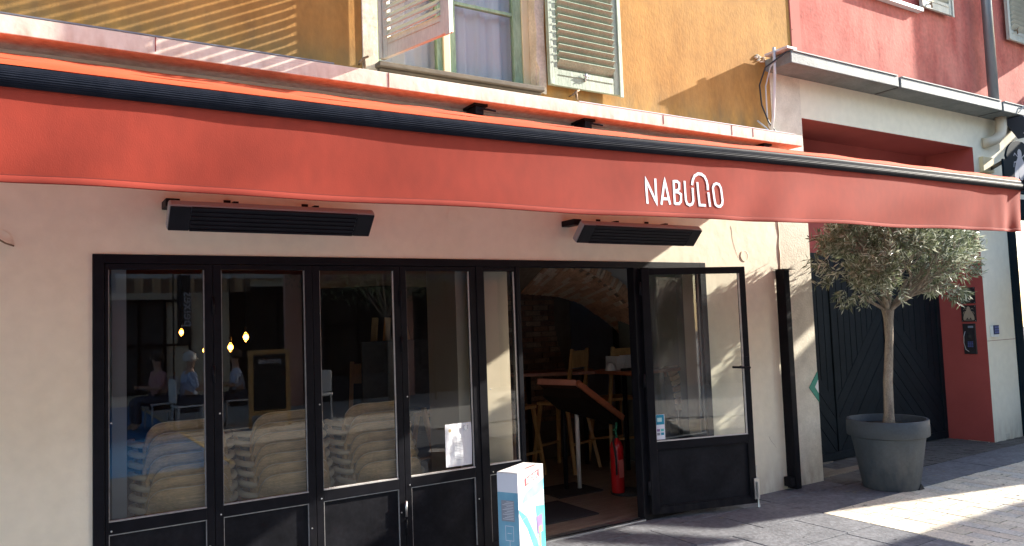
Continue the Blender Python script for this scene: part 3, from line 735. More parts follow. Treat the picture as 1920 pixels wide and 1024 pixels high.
# vault: front arch curve F (y 1.5) and rear arch curve H (y 2.6)
F = [(2.2, 2.45), (3.0, 2.47), (3.6, 2.44), (4.1, 2.38), (4.45, 2.30), (4.76, 2.212), (5.0, 2.10), (5.2, 1.973), (5.46, 1.76), (5.68, 1.52), (5.86, 1.24), (5.98, .9), (6.04, .5), (6.05, .06)]
H = [(2.3, 2.05), (3.1, 2.08), (3.8, 2.05), (4.4, 2.02), (4.75, 1.99), (4.99, 1.975), (5.26, 1.954), (5.60, 1.865), (5.95, 1.655), (6.33, 1.381), (6.58, 1.1), (6.75, .8), (6.85, .4), (6.87, .06)]
def resample(P, n):
    L = [0]
    for a, b in zip(P, P[1:]): L.append(L[-1] + math.dist(a, b))
    out = []
    for i in range(n + 1):
        s = L[-1] * i / n
        for k in range(len(P) - 1):
            if s <= L[k + 1] + 1e-9:
                t = (s - L[k]) / (L[k + 1] - L[k]); out.append((P[k][0] + (P[k + 1][0] - P[k][0]) * t, P[k][1] + (P[k + 1][1] - P[k][1]) * t)); break
    return out
NF = 78
def ease(P, n):  # param matched by index so that F and H pair up
    out = []
    for i in range(n + 1):
        s = (len(P) - 1) * i / n; k = min(int(s), len(P) - 2); t = s - k
        out.append((P[k][0] + (P[k + 1][0] - P[k][0]) * t, P[k][1] + (P[k + 1][1] - P[k][1]) * t))
    return out
FF, HH = ease(F, NF), ease(H, NF)
vault = empty('brick_vault', (0, 0, 0)); vault['label'] = 'exposed brick vault over the tables seen through the open doorway'; vault['category'] = 'vault'
mv = MB()
for i in range(NF):
    mv.add([(FF[i][0], 1.51, FF[i][1] + .012), (FF[i + 1][0], 1.51, FF[i + 1][1] + .012), (HH[i + 1][0], 2.6, HH[i + 1][1] + .012), (HH[i][0], 2.6, HH[i][1] + .012)], [(0, 1, 2, 3)])
mv.build('mortar_bed', m_mortar, vault)
BR = [mat('brick_%s' % n, a, b, .9, 8, bump=.4, bscale=30, fine=.2) for n, a, b in (('a', (.66, .36, .21), (.80, .50, .31)), ('b', (.56, .30, .18), (.70, .42, .26)), ('c', (.74, .54, .38), (.84, .68, .52)))]
def P3(i, v):
    a, b = Vector((FF[i][0], 1.5, FF[i][1])), Vector((HH[i][0], 2.6, HH[i][1])); return a.lerp(b, v)
rest = MB(); cnt = 0
for i in range(24, NF - 14):
    nb = 5; o_ = (i % 2) * .1
    for k in range(nb):
        v0, v1 = max(0, k / nb + o_ - .0), min(1, (k + 1) / nb + o_ - .012)
        if v1 - v0 < .03: continue
        p = [P3(i, v0), P3(i + 1, v0), P3(i + 1, v1), P3(i, v1)]
        e = (p[1] - p[0]) * .07; p[0] = p[0] + e; p[3] = p[3] + e; p[1] = p[1] - e; p[2] = p[2] - e
        nrm = (p[1] - p[0]).cross(p[3] - p[0]).normalized()
        if nrm.z > 0: nrm = -nrm
        q = [a + nrm * random.uniform(.002, .012) for a in p]; s_ = [a - nrm * .03 for a in p]
        mb = MB().add(q + s_, [(0, 1, 2, 3), (7, 6, 5, 4), (0, 4, 5, 1), (1, 5, 6, 2), (2, 6, 7, 3), (3, 7, 4, 0)])
        mb.build('brick', random.choice(BR), vault); cnt += 1
# voussoirs on the front edge
for i in range(22, 70):
    a = Vector((FF[i][0], 0, FF[i][1])); b = Vector((FF[i + 1][0], 0, FF[i + 1][1])); d = (b - a); nrm = Vector((-d.z, 0, d.x)).normalized()
    if nrm.z < 0: nrm = -nrm
    ln = random.uniform(.10, .14); e = d * .1
    q = [a + e, b - e, b - e + nrm * ln, a + e + nrm * ln]; jy = random.uniform(-.012, .004)
    vs = [(p.x, 1.47 + jy, p.z) for p in q] + [(p.x, 1.505, p.z) for p in q]
    MB().add(vs, [(0, 1, 2, 3), (7, 6, 5, 4), (0, 4, 5, 1), (1, 5, 6, 2), (2, 6, 7, 3), (3, 7, 4, 0)]).build('brick', random.choice(BR[1:]), vault)
# wall above the front arch
fw = MB()
for i in range(NF):
    fw.add([(FF[i][0], 1.5, FF[i][1] + .10), (FF[i + 1][0], 1.5, FF[i + 1][1] + .10), (FF[i + 1][0], 1.5, 3.2), (FF[i][0], 1.5, 3.2)], [(0, 1, 2, 3)])
fw.add([(FF[-1][0] + .1, 1.5, .05), (7.4, 1.5, .05), (7.4, 1.5, 3.2), (FF[-1][0] + .1, 1.5, 3.2)], [(0, 1, 2, 3)])
fw.build('wall_above_arch', m_room, room)
# brick wall on the left behind, with its own arch edge
bw = MB(); rowh = .062
mwb = MB().box(4.45, 5.55, 2.75, 2.9, .05, 2.3); mwb.build('mortar_bed', mat('dark_mortar', (.10, .07, .05), (.15, .11, .08), .95, 10), vault)
bb = MB(); z = .5; k = 0
while z < 2.05:
    x = 4.45 - (k % 2) * .11
    lim = 5.55 - .25 * math.sin(max(0, (z - .5)) * 1.3) ** 2
    while x < lim:
        bb.m(random.randrange(3)).box(x, min(x + .21, lim), 2.735 - random.uniform(0, .012), 2.749, z, z + .052); x += .22
    z += rowh; k += 1
tag(bb.build('brick_courses', [mat('old_brick_%d' % i, a, b, .95, 9, bump=.6, bscale=25, fine=.4) for i, (a, b) in enumerate((((.16, .08, .05), (.28, .15, .09)), ((.12, .06, .04), (.22, .12, .08)), ((.22, .14, .09), (.34, .22, .15))))], vault), kind='stuff')
MB().box(5.2, 7.4, 4.2, 4.3, .05, 2.6).build('back_wall', m_blueroom, room)

# --- stacked chairs (local: backrest towards -y)
def chair():
    c = empty('stacked_chair', (0, 0, 0))
    s = MB(); s.lathe([(0, .395), (.20, .395), (.215, .405), (.215, .42), (.20, .43), (0, .43)], (0, 0, 0), 20); s.build('seat', m_wood, c, smooth=True, autosmooth=40)
    b = MB(); vs = []; n = 22; top, bot = .735, .575
    def hw(u):  # height profile: rounded upper corners
        return max(0.0, 1 - abs(u) ** 5.5) ** .62
    for i in range(n + 1):
        u = -1 + 2 * i / n; a = u * R(38); rr = .42
        x = rr * math.sin(a) * .91; yv = -.262 + (1 - math.cos(a)) * .40
        t = bot + (top - bot) * (.06 + .94 * hw(u)); lo = bot + .02 * abs(u) ** 2
        for (dy, zz) in ((-.009, lo), (-.010, (lo + t) / 2), (-.009, t - .005), (-.003, t), (.009, t - .004), (.009, lo)): vs.append((x, yv + dy + .01 - .18 * (zz - bot), zz))
    fs = [(i * 6 + j, (i + 1) * 6 + j, (i + 1) * 6 + (j + 1) % 6, i * 6 + (j + 1) % 6) for i in range(n) for j in range(6)]
    fs += [tuple(range(6)), tuple(reversed(range(n * 6, n * 6 + 6)))]
    b.add(vs, fs); b.mi = [1 if (i < n * 6 and i % 6 in (2, 3)) else 0 for i in range(len(fs))]  # top edge faces paler, light put into the wood tone
    b.build('backrest', [m_wood, m_woodedge], c, smooth=True, autosmooth=50)
    pts = []
    for i in range(25):
        a = R(-118 + 236 * i / 24); pts.append((.295 * math.sin(a), -.238 * math.cos(a) - .0, .60 - .012 * abs(math.cos(a))))
    MB().tube(pts, [.012 + .008 * min(1, i / 3, (24 - i) / 3) for i in range(25)], 8).build('arm_rail', m_woodedge, c, smooth=True)
    for sx in (-1, 1):
        MB().tube([(sx * .235, -.20, .0), (sx * .225, -.17, .42), (sx * .225, -.175, .59)], [.013, .017, .014], 8).build('leg', m_wood, c, smooth=True)
        MB().tube([(sx * .24, .20, .0), (sx * .215, .15, .42), (sx * .27, .06, .60)], [.013, .017, .013], 8).build('leg', m_wood, c, smooth=True)
    return c
ch0 = chair(); used = False
stacks = [(.83, .56, 7, .028, 'left', 'first'), (1.44, .56, 7, .028, 'middle', 'second'), (2.08, .58, 7, .036, 'right', 'third')]
ordn = ['bottom', 'second from bottom', 'third from bottom', 'fourth from bottom', 'third from top', 'second from top', 'top']
def stlab(k, n, where):
    nm = 'bottom' if k == 0 else 'top' if k == n - 1 else ordn[k]
    return '%s pale wood armchair of the %s stack' % (nm, where)
where = ['left stack in the first glass panel', 'middle stack in the second glass panel', 'right stack in the third glass panel', 'rear stack behind the first two']
for si, (x, y, n, dy, _, _) in enumerate(stacks):
    for k in range(n):
        c = ch0 if not used else copy_tree(ch0); used = True
        c.location = (x + random.uniform(-.012, .012), y + dy * (k - n + 1), IZ + .061 * k - .01); c.rotation_euler = (0, 0, R(random.uniform(-4, 4)))
        nm = 'bottom' if k == 0 else 'top' if k == n - 1 else ordn[k]
        tag(c, '%s pale wood armchair in the %s' % (nm.capitalize().lower(), where[si]), 'chair', 'pale wooden armchairs stacked behind the glass')

# --- lectern
LC = tag(empty('menu_stand', (4.30, 1.25, IZ)), 'slanted dark red menu lectern on a chrome pole inside the doorway', 'lectern')
MB().box(4.07, 4.58, 1.02, 1.48, IZ, IZ + .012).build('base_plate', m_rubber, LC, bevel=.003)
MB().tube([(4.45, 1.22, IZ + .012), (4.45, 1.22, 1.0)], .021, 12).build('pole', mat('pale_steel_pole', (.72, .72, .70), None, .3, spec=.6), LC, smooth=True)
MB().tube([(4.33, 1.27, IZ + .012), (4.33, 1.27, 1.02)], .022, 10).build('pole', m_black, LC, smooth=True)
A_, B_, C_ = Vector((4.0, 1.22, 1.125)), Vector((4.27, .98, 1.105)), Vector((4.89, 1.08, .715)); D_ = A_ + (C_ - B_) * .5
def slabq(p, th):
    nrm = (p[1] - p[0]).cross(p[3] - p[0]).normalized()
    if nrm.z < 0: nrm = -nrm
    return [q for q in p] + [q - nrm * th for q in p]
bx6 = [(0, 1, 2, 3), (7, 6, 5, 4), (0, 4, 5, 1), (1, 5, 6, 2), (2, 6, 7, 3), (3, 7, 4, 0)]
MB().add(slabq([A_, B_, C_, D_], .035), bx6).build('desk_top', mat('dark_desk', (.03, .012, .008), (.05, .02, .012), .6, 5, spec=.1), LC, bevel=.004)
MB().beam(A_ + Vector((0, -.016, -.012)), B_ + Vector((0, -.016, -.012)), .03, .055).build('desk_edge', m_edge, LC, bevel=.004)
MB().beam(B_ + Vector((.01, -.018, -.012)), C_ + Vector((0, -.018, -.012)), .03, .055).build('desk_edge', m_edge, LC, bevel=.004)
q = slabq([A_.lerp(C_, .08), B_.lerp(C_, .1), C_.lerp(B_, .1), D_.lerp(A_, .1)], .1); nd = Vector((0, 0, -.036))
MB().add([a + nd for a in q], bx6).build('desk_underside', mat('matt_black', (.018, .013, .010), None, .95, spec=.02), LC)
e = (B_ - A_).normalized(); MB().beam(B_ + Vector((.0, -.004, -.018)), B_ + (C_ - B_).normalized() * .05 + Vector((0, -.004, -.018)), .004, .04).build('corner_plate', m_steel, LC)
# --- fire extinguisher
FEX = tag(empty('fire_extinguisher', (4.56, .80, IZ)), 'red fire extinguisher on a round black foot behind the door post', 'fire extinguisher')
MB().lathe([(0, 0), (.15, 0), (.155, .012), (.12, .03), (.06, .045), (0, .05)], (4.68, .80, IZ), 24).build('foot', m_rubber, FEX, smooth=True)
MB().lathe([(0, .03), (.056, .03), (.062, .045), (.062, .43), (.052, .475), (.028, .50), (.02, .52), (0, .52)], (4.56, .78, IZ), 24).build('cylinder', m_extred, FEX, smooth=True, autosmooth=50)
vl = MB(); vl.tube([(4.56, .78, IZ + .52), (4.56, .78, IZ + .57)], .014, 8); vl.tube([(4.56, .78, IZ + .56), (4.555, .76, IZ + .66)], .010, 8); vl.beam((4.56, .78, IZ + .60), (4.50, .74, IZ + .60), .018, .012)
vl.build('valve', mat('valve_green', (.02, .16, .08)), FEX, smooth=True)
MB().tube([(4.55, .78, IZ + .55), (4.49, .74, IZ + .50), (4.50, .72, IZ + .35), (4.50, .72, IZ + .2)], .009, 8).build('hose', m_rubber, FEX, smooth=True)
MB().box(4.525, 4.58, .713, .7165, IZ + .17, IZ + .33).build('instruction_label', mat('label_red', (.55, .12, .1)), FEX)
# --- mat, table, stools
tag(MB().box(3.05, 4.0, .36, .95, IZ + .001, IZ + .012).build('door_mat', m_mat, None, bevel=.003), 'flat black door mat on the wooden floor inside the doorway', 'mat')
TB = tag(empty('high_table', (5.2, 1.9, IZ)), 'long high table with a thick red brown wooden top under the vault', 'table')
# top as an L: rear part and nearer right-hand part
MB().prism([(0, 0), (1, 0), (1, 1), (0, 1)], 0, 1)  # (unused shape guard)
def plate(poly, z0, z1):
    n = len(poly); vs = [(x, y, z0) for x, y in poly] + [(x, y, z1) for x, y in poly]
    return MB().add(vs, [tuple(reversed(range(n))), tuple(range(n, 2 * n))] + [(i, (i + 1) % n, (i + 1) % n + n, i + n) for i in range(n)])
plate([(5.25, 1.33), (6.02, 1.40), (6.02, 2.1), (5.25, 2.0)], 1.075, 1.112).build('table_top', m_redwood, TB, bevel=.003)
plate([(4.45, 2.40), (5.24, 1.90), (5.5, 2.3), (4.7, 2.7)], 1.07, 1.108).build('table_top', m_redwood, TB, bevel=.003)
for (x, y) in ((5.4, 1.62), (5.85, 1.75), (5.3, 2.2), (4.75, 2.5)): MB().tube([(x, y, IZ), (x, y, 1.07)], .025, 8).build('leg', m_black, TB, smooth=True)
bx = tag(empty('white_box', (5.3, 1.75, 1.113)), 'white card box standing on the high table under the vault', 'box')
MB().box(5.50, 5.78, 1.70, 1.90, 1.113, 1.265).build('carton', m_card, bx, bevel=.002)
MB().box(5.62, 5.66, 1.6985, 1.6998, 1.17, 1.22).build('box_mark', m_greyprint, bx)
for k in range(4):
    tag(MB().box(5.37 + k * .028, 5.394 + k * .028, 1.70, 1.88, 1.113, 1.262 - .002 * k).build('folder', m_card, None, bevel=.001), 'white folder %s of the row left of the card box' % ['at the left end', 'second from left end', 'third from left end', 'touching the box'][k], 'folder', 'white folders on the high table')
nb = MB(); vs = [(5.02, 1.66, 1.12), (5.17, 1.62, 1.12), (5.16, 1.75, 1.21), (5.05, 1.78, 1.20), (5.10, 1.70, 1.19)]
nb.lathe([(0, 0), (.06, .0), (.05, .05), (.03, .08), (0, .085)], (5.30, 1.72, 1.113), 9)
tag(nb.build('crumpled_napkins', m_card), 'crumpled white napkins beside the folders on the high table', 'napkins')
ca = tag(empty('calculator', (5.2, 1.5, 1.113)), 'small black card reader on the near corner of the high table', 'card reader')
MB().box(5.30, 5.42, 1.49, 1.56, 1.113, 1.14).build('case', m_rubber, ca, bevel=.004)
MB().box(5.31, 5.36, 1.495, 1.55, 1.1405, 1.142).build('screen', m_greyprint, ca)
def stool():
    s = empty('bar_stool', (0, 0, 0)); z = .0
    MB().box(-.20, .20, -.20, .20, .70, .735).build('seat', m_wood2, s, bevel=.006)
    for sx, sy in ((-1, -1), (1, -1)): MB().beam((sx * .25, -.24, 0), (sx * .17, -.17, .70), .036, .036).build('leg', m_wood2, s, bevel=.003)
    for sx in (-1, 1): MB().beam((sx * .25, .30, 0), (sx * .17, .18, .70), .036, .036).build('leg', m_wood2, s, bevel=.003); MB().beam((sx * .17, .18, .70), (sx * .15, .26, 1.30), .036, .03).build('back_post', m_wood2, s, bevel=.003)
    MB().beam((-.22, -.215, .25), (.22, -.215, .25), .03, .022).build('stretcher', m_wood2, s)
    MB().beam((-.22, .26, .30), (.22, .26, .30), .03, .022).build('stretcher', m_wood2, s)
    MB().box(-.15, .15, .245, .265, 1.10, 1.28).build('backrest', m_wood2, s, bevel=.004)
    return s
s0 = stool()
SPOT = [(4.28, 2.15, 20, 'first oak bar stool left of the lectern inside the doorway'), (4.95, 2.15, -160, 'second oak bar stool behind the lectern pole'), (5.62, 2.05, 170, 'oak bar stool behind the fire extinguisher under the table'), (2.55, 1.75, -25, 'oak bar stool behind the paper notice on the fourth panel'), (3.55, 2.3, 200, 'oak bar stool farthest back beside the brick wall')]
for i, (x, y, a, lb_) in enumerate(SPOT):
    s = s0 if i == 0 else copy_tree(s0); s.location = (x, y, IZ); s.rotation_euler = (0, 0, R(a)); tag(s, lb_, 'bar stool', 'oak bar stools inside')
# easel with a blackboard behind panel four
EA = tag(empty('easel', (2.35, 1.5, IZ)), 'wooden easel carrying a dark board behind the fourth glass panel', 'easel')
MB().beam((2.32, 1.35, IZ), (2.60, 1.65, 1.75), .05, .03).build('leg', m_wood2, EA); MB().beam((3.10, 1.35, IZ), (2.86, 1.65, 1.75), .05, .03).build('leg', m_wood2, EA); MB().beam((2.73, 2.1, IZ), (2.73, 1.68, 1.75), .05, .03).build('leg', m_wood2, EA)
MB().box(2.38, 3.02, 1.42, 1.45, .95, 1.55).build('board', m_rubber, EA, bevel=.004)
# pendant bulbs inside
m_bulb = emit_mat('warm_bulb', (1.0, .50, .13), 9.0); m_halo = glass_mat('amber_glass', (1.0, .72, .35), 1.45, 1.0)
for i, (px_, py_, pz_) in enumerate(((1.214, 3.0, 1.688), (1.80, 3.0, 1.62), (1.654, 3.0, 1.528), (1.415, 3.0, 1.509))):
    b = tag(empty('pendant_lamp', (px_, py_, pz_)), ['glowing amber pendant bulb highest, seen in the first glass panel', 'glowing amber pendant bulb rightmost in the second glass panel', 'glowing amber pendant bulb lower left in the second glass panel', 'small glowing amber bulb beside the first hinge post'][i], 'lamp', 'glowing pendant bulbs')
    k = (.75, 1.0, .95, .55)[i]
    MB().lathe([(0, -.05 * k), (.028 * k, -.03 * k), (.036 * k, .0), (.024 * k, .035 * k), (.012 * k, .05 * k)], (px_, py_, pz_), 14).build('bulb_glass', m_halo, b, smooth=True)
    MB().lathe([(0, -.030 * k), (.018 * k, -.022 * k), (.026 * k, .0), (.018 * k, .020 * k), (0, .028 * k)], (px_, py_, pz_), 10).build('filament', m_bulb, b, smooth=True)
    cd = MB(); cd.tube([(px_, py_, pz_ + .05 * k), (px_, py_, 3.2)], .003, 5); cd.lathe([(.012, .0), (.014, .05), (.005, .06)], (px_, py_, pz_ + .048 * k), 10); cd.build('cord', m_cable, b)

# ================================================================== HEATERS
def heater(x0, x1, label):
    hr = tag(empty('patio_heater', (x0, -.2, 2.3)), label, 'heater', 'infrared heaters under the awning')
    top = Vector((0, -.285, 2.37)); bot = Vector((0, -.17, 2.245)); d = (bot - top); L = d.length; d.normalize(); nrm = Vector((0, d.z, -d.y)).normalized()
    if nrm.y > 0: nrm = -nrm
    def q(a0, a1, u0, u1, n0, n1):
        vs = [Vector((x, 0, 0)) + top + d * u_ + nrm * n_ for x in (a0, a1) for u_ in (u0, u1) for n_ in (n0, n1)]
        return vs
    bf = [(0, 1, 3, 2), (4, 6, 7, 5), (0, 4, 5, 1), (2, 3, 7, 6), (0, 2, 6, 4), (1, 5, 7, 3)]
    MB().add(q(x0, x1, 0, L, -.06, -.003), bf).build('housing', m_heatrim, hr, bevel=.012)
    MB().add(q(x0 + .006, x0 + .115, .005, L - .005, -.003, .006), bf).build('end_cap', m_heater, hr, bevel=.004)
    MB().add(q(x1 - .115, x1 - .006, .005, L - .005, -.003, .006), bf).build('end_cap', m_heater, hr, bevel=.004)
    MB().add(q(x0 + .117, x1 - .117, .004, L - .004, -.0025, .0005), bf).build('reflector', m_heater, hr)
    for k in range(6):
        u_ = .012 + (L - .024) * k / 5; MB().add(q(x0 + .117, x1 - .117, u_ - .007, u_ + .007, .0006, .008), bf).build('grille_bar', m_heater, hr, bevel=.002)
    for x in (x0 + .36, x1 - .36):
        b = MB(); b.box(x - .014, x + .014, -.24, -.001, 2.405, 2.417); b.beam((x, -.235, 2.41), (x, -.235, 2.36), .028, .01, (0, 1, 0)); b.box(x - .02, x + .02, -.008, -.0005, 2.37, 2.46)
        b.build('bracket', m_black, hr)
    MB().box(x0 + .0, x0 + .075, -.16, -.001, 2.385, 2.43).build('terminal_box', m_black, hr, bevel=.004)
heater(.645, 1.835, 'long black infrared heater on the wall above the first two folding panels')
heater(3.47, 4.70, 'black infrared heater on the wall above the open doorway')
# wall details: round covers, hook
for i, (x, z) in enumerate(((2.534, 2.431), (5.506, 2.194), (-.125, 2.195))):
    c = MB().lathe([(.0, 0), (.047, 0), (.05, .004), (.044, .0045), (.044, .003), (0, .003)], (0, 0, 0), 28).build('round_cover', m_cream, None, smooth=False)
    c.matrix_world = Matrix.Translation((x, -.001, z)) @ Matrix.Rotation(R(90), 4, 'X')
    tag(c, ['flush round cream cover plate between the two heaters', 'flush round cream cover plate right of the open door top', 'flush round cream cover plate at the left edge of the wall'][i], 'cover plate', 'round cover plates on the cream wall')
tag(MB().tube([(-.16, -.001, 2.215), (-.16, -.03, 2.21), (-.10, -.04, 2.17), (-.065, -.02, 2.16)], .005, 6).build('wall_hook', m_rust, None, smooth=True), 'thin bent wire hook on the cream wall at the left edge', 'hook')
# steel angle guard on the wall
GP = tag(empty('steel_post', (5.93, 0, G)), 'tall black steel angle post fixed to the wall between door and gate', 'post')
ps_ = MB(); pts = [(5.90 + .012 * math.sin(i * .8), i) for i in range(9)]
a = MB(); a.box(5.915, 5.925, -.105, -.005, .06, 2.065); a.box(5.925, 5.985, -.105, -.097, .06, 2.06); a.build('post_angle', m_black, GP, bevel=.002)
MB().box(5.89, 6.06, -.115, -.005, 2.066, 2.072).build('post_cap', m_black, GP)
MB().box(5.86, 5.915, -.09, -.01, .085, .17).build('post_foot', m_black, GP, bevel=.004)

# ================================================================== SELFIE-STICK BOX
a = R(28); bN = Vector((2.604, -.613, G + .002)); U_ = Vector((math.cos(a), math.sin(a), 0)); V_ = Vector((-math.sin(a), math.cos(a), 0)); BW, BD, BH = .345, .152, .665
CB = tag(empty('product_box', bN, a), 'tall white and teal cardboard product box standing in the doorway', 'box')
def bxx(x0, x1, y0, y1, z0, z1, name, m_, bev=0): return MB().box(x0, x1, y0, y1, z0, z1).build(name, m_, CB, world=False, bevel=bev)
bxx(0, BW, 0, BD, 0, BH, 'carton', m_card, .002)
bxx(-.0012, -.0002, .002, BD - .002, 0, BH - .12, 'side_print', m_blueprint); bxx(-.0012, -.0002, .002, BD - .002, BH - .118, BH - .003, 'side_field', m_cardblue)
MB().add([(-.0016, .03, BH - .17), (-.0016, .125, BH - .17), (-.0016, .125, BH - .30), (-.0016, .03, BH - .30)], [(3, 2, 1, 0)]).build('side_text_panel', m_greyprint, CB, world=False)
tx = MB()
for k in range(12): tx.box(-.0024, -.0018, .036, .036 + .05 + .03 * ((k * 7) % 3) / 2, BH - .18 - k * .0098, BH - .1775 - k * .0098)
tx.build('side_text_lines', m_cardblue, CB, world=False)
ic = MB()
for (y0, y1, z0, z1) in ((.04, .10, .335, .338), (.04, .10, .245, .248), (.04, .0425, .248, .335), (.0975, .1, .248, .335), (.055, .085, .29, .293), (.0675, .0705, .10, .245)): ic.box(-.0024, -.0018, y0, y1, z0, z1)
ic.build('side_icon', m_cardblue, CB, world=False)
def fp(poly, m_, d, name):
    MB().prism(poly, -d, -d + .0003).build(name, m_, CB, world=False)
e = .0008
fp([(.003, 0), (BW - .003, 0), (BW - .003, .49), (.20, .50), (.003, .44)], m_tealp, .0006, 'front_field')
fp([(.10, .555 - .02), (BW - .003, .575), (BW - .003, .50), (.03, .465)], m_cyan, .0010, 'front_band')
fp([(.003, .40), (.10, .30), (.20, .12), (.23, 0), (.003, 0)], m_card, .0014, 'front_swoosh')
fp([(.003, .44), (.10, .38), (.23, .20), (.30, .0), (.24, 0), (.19, .14), (.10, .30), (.003, .42)], m_teal, .0018, 'front_swoosh')
fp([(.22, .42), (BW - .003, .40), (BW - .003, .0), (.30, .0), (.26, .2)], m_teal, .0021, 'front_field')
fp([(.02, .425), (.33, .475), (.33, .479), (.02, .429)], m_greyprint, .0030, 'text_line'); fp([(.02, .365), (.22, .398), (.22, .402), (.02, .369)], m_greyprint, .0030, 'text_line')
fp([(.085, .566), (.285, .598), (.285, .650), (.085, .618)], m_redprint, .0012, 'brand_field')
Mt = Matrix.Translation((.186, -.0020, .590)) @ Matrix(((1, 0, 0, 0), (0, 0, -1, 0), (.15, 1, 0, 0), (0, 0, 0, 1)))
text('REDEK', .052, m_card, 'brand_text', CB, Mt, .0004, bold=.0006)
fp([(.11, .560), (.26, .583), (.26, .587), (.11, .564)], m_greyprint, .0010, 'text_line'); fp([(.15, .546), (.22, .557), (.22, .561), (.15, .550)], m_greyprint, .0010, 'text_line')
fp([(.225, .35), (.305, .355), (.31, .24), (.235, .235)], m_purple, .0032, 'phone_picture'); fp([(.25, .28), (.29, .285), (.292, .245), (.252, .24)], m_orange, .0038, 'hand_picture')
fp([(.262, .236), (.276, .237), (.262, .0), (.245, .0)], m_orange, .0036, 'stick_picture')
MB().box(.0, BW, .0, BD * .98, BH + .001, BH + .005).build('lid_flap', m_card, CB, world=False, bevel=.001)
MB().box(.15, .29, .02, .035, BH + .0055, BH + .006).build('lid_text', m_redprint, CB, world=False)
MB().box(.002, .006, .02, BD * .9, BH + .0054, BH + .0058).build('lid_slot', m_greyprint, CB, world=False)

# ================================================================== RED BUILDING + GATE
RB = tag(empty('red_building', (6.35, 0, G)), 'red rendered upper storey over a cream ground floor with a deep red gateway', 'building')
wall_grid([6.352, 7.86, 8.62, 10.66, 11.5, 16], [4.06, 5.12, 7.2], [], .002, .4).build('red_wall', m_red, RB)
wall_grid([6.44, 9.645, 10.32, 13.5, 16], [0, 3.0, 3.575, 4.06], [(6.44, 9.645, 0, 3.575), (10.32, 13.5, 0, 3.0)], 0.0, .30).build('cream_wall', m_cream, RB)
MB().box(6.0, 6.44, .0, .3, 3.961, 4.06).build('cream_corner', m_cream, RB)
MB().box(6.355, 6.50, -.012, .0015, 4.06, 7.2).build('flashing', m_pinkmetal, RB)
for z in (4.2, 4.45, 4.8): MB().lathe([(.006, 0), (.005, .004), (0, .005)], (0, 0, 0), 8).build('rivet', m_rust, RB, world=False).matrix_local = Matrix.Translation(Vector((6.37, -.013, z)) - Vector((6.35, 0, G))) @ Matrix.Rotation(R(90), 4, 'X')
# gateway lining (red)
gl = MB(); gl.box(9.646, 9.70, .301, .9, .0, 3.575); gl.box(6.44, 9.70, .301, .9, 3.5755, 3.7); gl.box(6.38, 6.439, .30, .9, 0, 3.7)
gl.build('gateway_lining', m_redsmooth, RB)
MB().box(9.643, 9.6455, -.001, .3, .05, 3.573).build('gateway_jamb', m_redsmooth, RB)
MB().box(6.4405, 9.6425, -.001, .3, 3.571, 3.5745).build('gateway_soffit', m_redsmooth, RB)
MB().box(6.44, 9.646, .58, .66, 2.31, 3.575).build('transom_wall', m_redsmooth, RB)
# canopy slab pieces
cx = [(5.945, 7.66), (7.70, 9.78), (9.82, 10.75)]
for i, (x0, x1) in enumerate(cx):
    MB().box(x0, x1, -.30, -.001, 3.965, 4.075).build('canopy_slab', m_conc, RB, bevel=.006)
    MB().box(x0 + .02, x1 - .02, -.31, -.0005, 4.076, 4.086).build('slab_capping', mat('pale_capping', (.26, .27, .27)), RB)
MB().box(7.66, 7.70, -.27, -.001, 3.97, 4.07).build('slab_joint', m_rubber, RB); MB().box(9.78, 9.82, -.27, -.001, 3.97, 4.07).build('slab_joint', m_rubber, RB)
# upstairs windows / shutters of the red building
MB().box(7.55, 8.66, -.07, .0, 5.045, 5.085).build('window_sill', m_signwhite, RB, bevel=.004)
MB().box(7.86, 8.62, -.004, .0015, 5.09, 7.0).build('window_opening', m_redsmooth, RB)
s1 = shutter('shutter', .66, 1.75, m_beige, -1, RB, (8.64 - 6.35, -.05, 5.11 - G), 0, ''); s1['label'] = 'pale grey green shutter at the top beside the red wall window sill'
s2 = shutter('shutter', .62, 1.75, m_beige, -1, RB, (10.62 - 6.35, -.05, 5.06 - G), 0, ''); s2['label'] = 'pale louvred shutter at the top right corner beyond the downpipe'
s3 = shutter('shutter', .62, 1.75, m_beige, 1, RB, (11.55 - 6.35, -.05, 5.06 - G), R(-97), '', slat_len=.12); MB().box(.06, .56, .03, .04, 0, 1.75).build('shade_board', m_beige, s3, world=False); s3['label'] = 'shutter standing open beyond the right edge'  # solid board added behind the slats so the shadow falls unbroken
dog(8.80, 5.16, RB); dog(10.8, 5.2, RB)
# downpipes
DP = tag(empty('downpipe', (9.95, -.12, 4.09)), 'grey zinc downpipe running down the red wall to the concrete slab', 'downpipe')
MB().tube([(9.97, -.13, 4.088), (9.97, -.13, 7.2)], .058, 16).build('pipe', m_zinc, DP, smooth=True)
MB().tube([(9.97, -.13, 5.6), (9.97, -.13, 5.63)], .064, 16).build('pipe_clip', m_zinc, DP, smooth=True)
DP2 = tag(empty('drain_elbow', (10.03, -.1, 3.9)), 'short cream drain elbow curving out below the concrete slab', 'pipe')
MB().tube([(10.12, -.12, 3.964), (10.12, -.12, 3.84), (10.10, -.115, 3.76), (10.03, -.09, 3.69), (9.94, -.05, 3.655), (9.88, -.002, 3.65)], .062, 14).build('elbow', m_pvc, DP2, smooth=True)
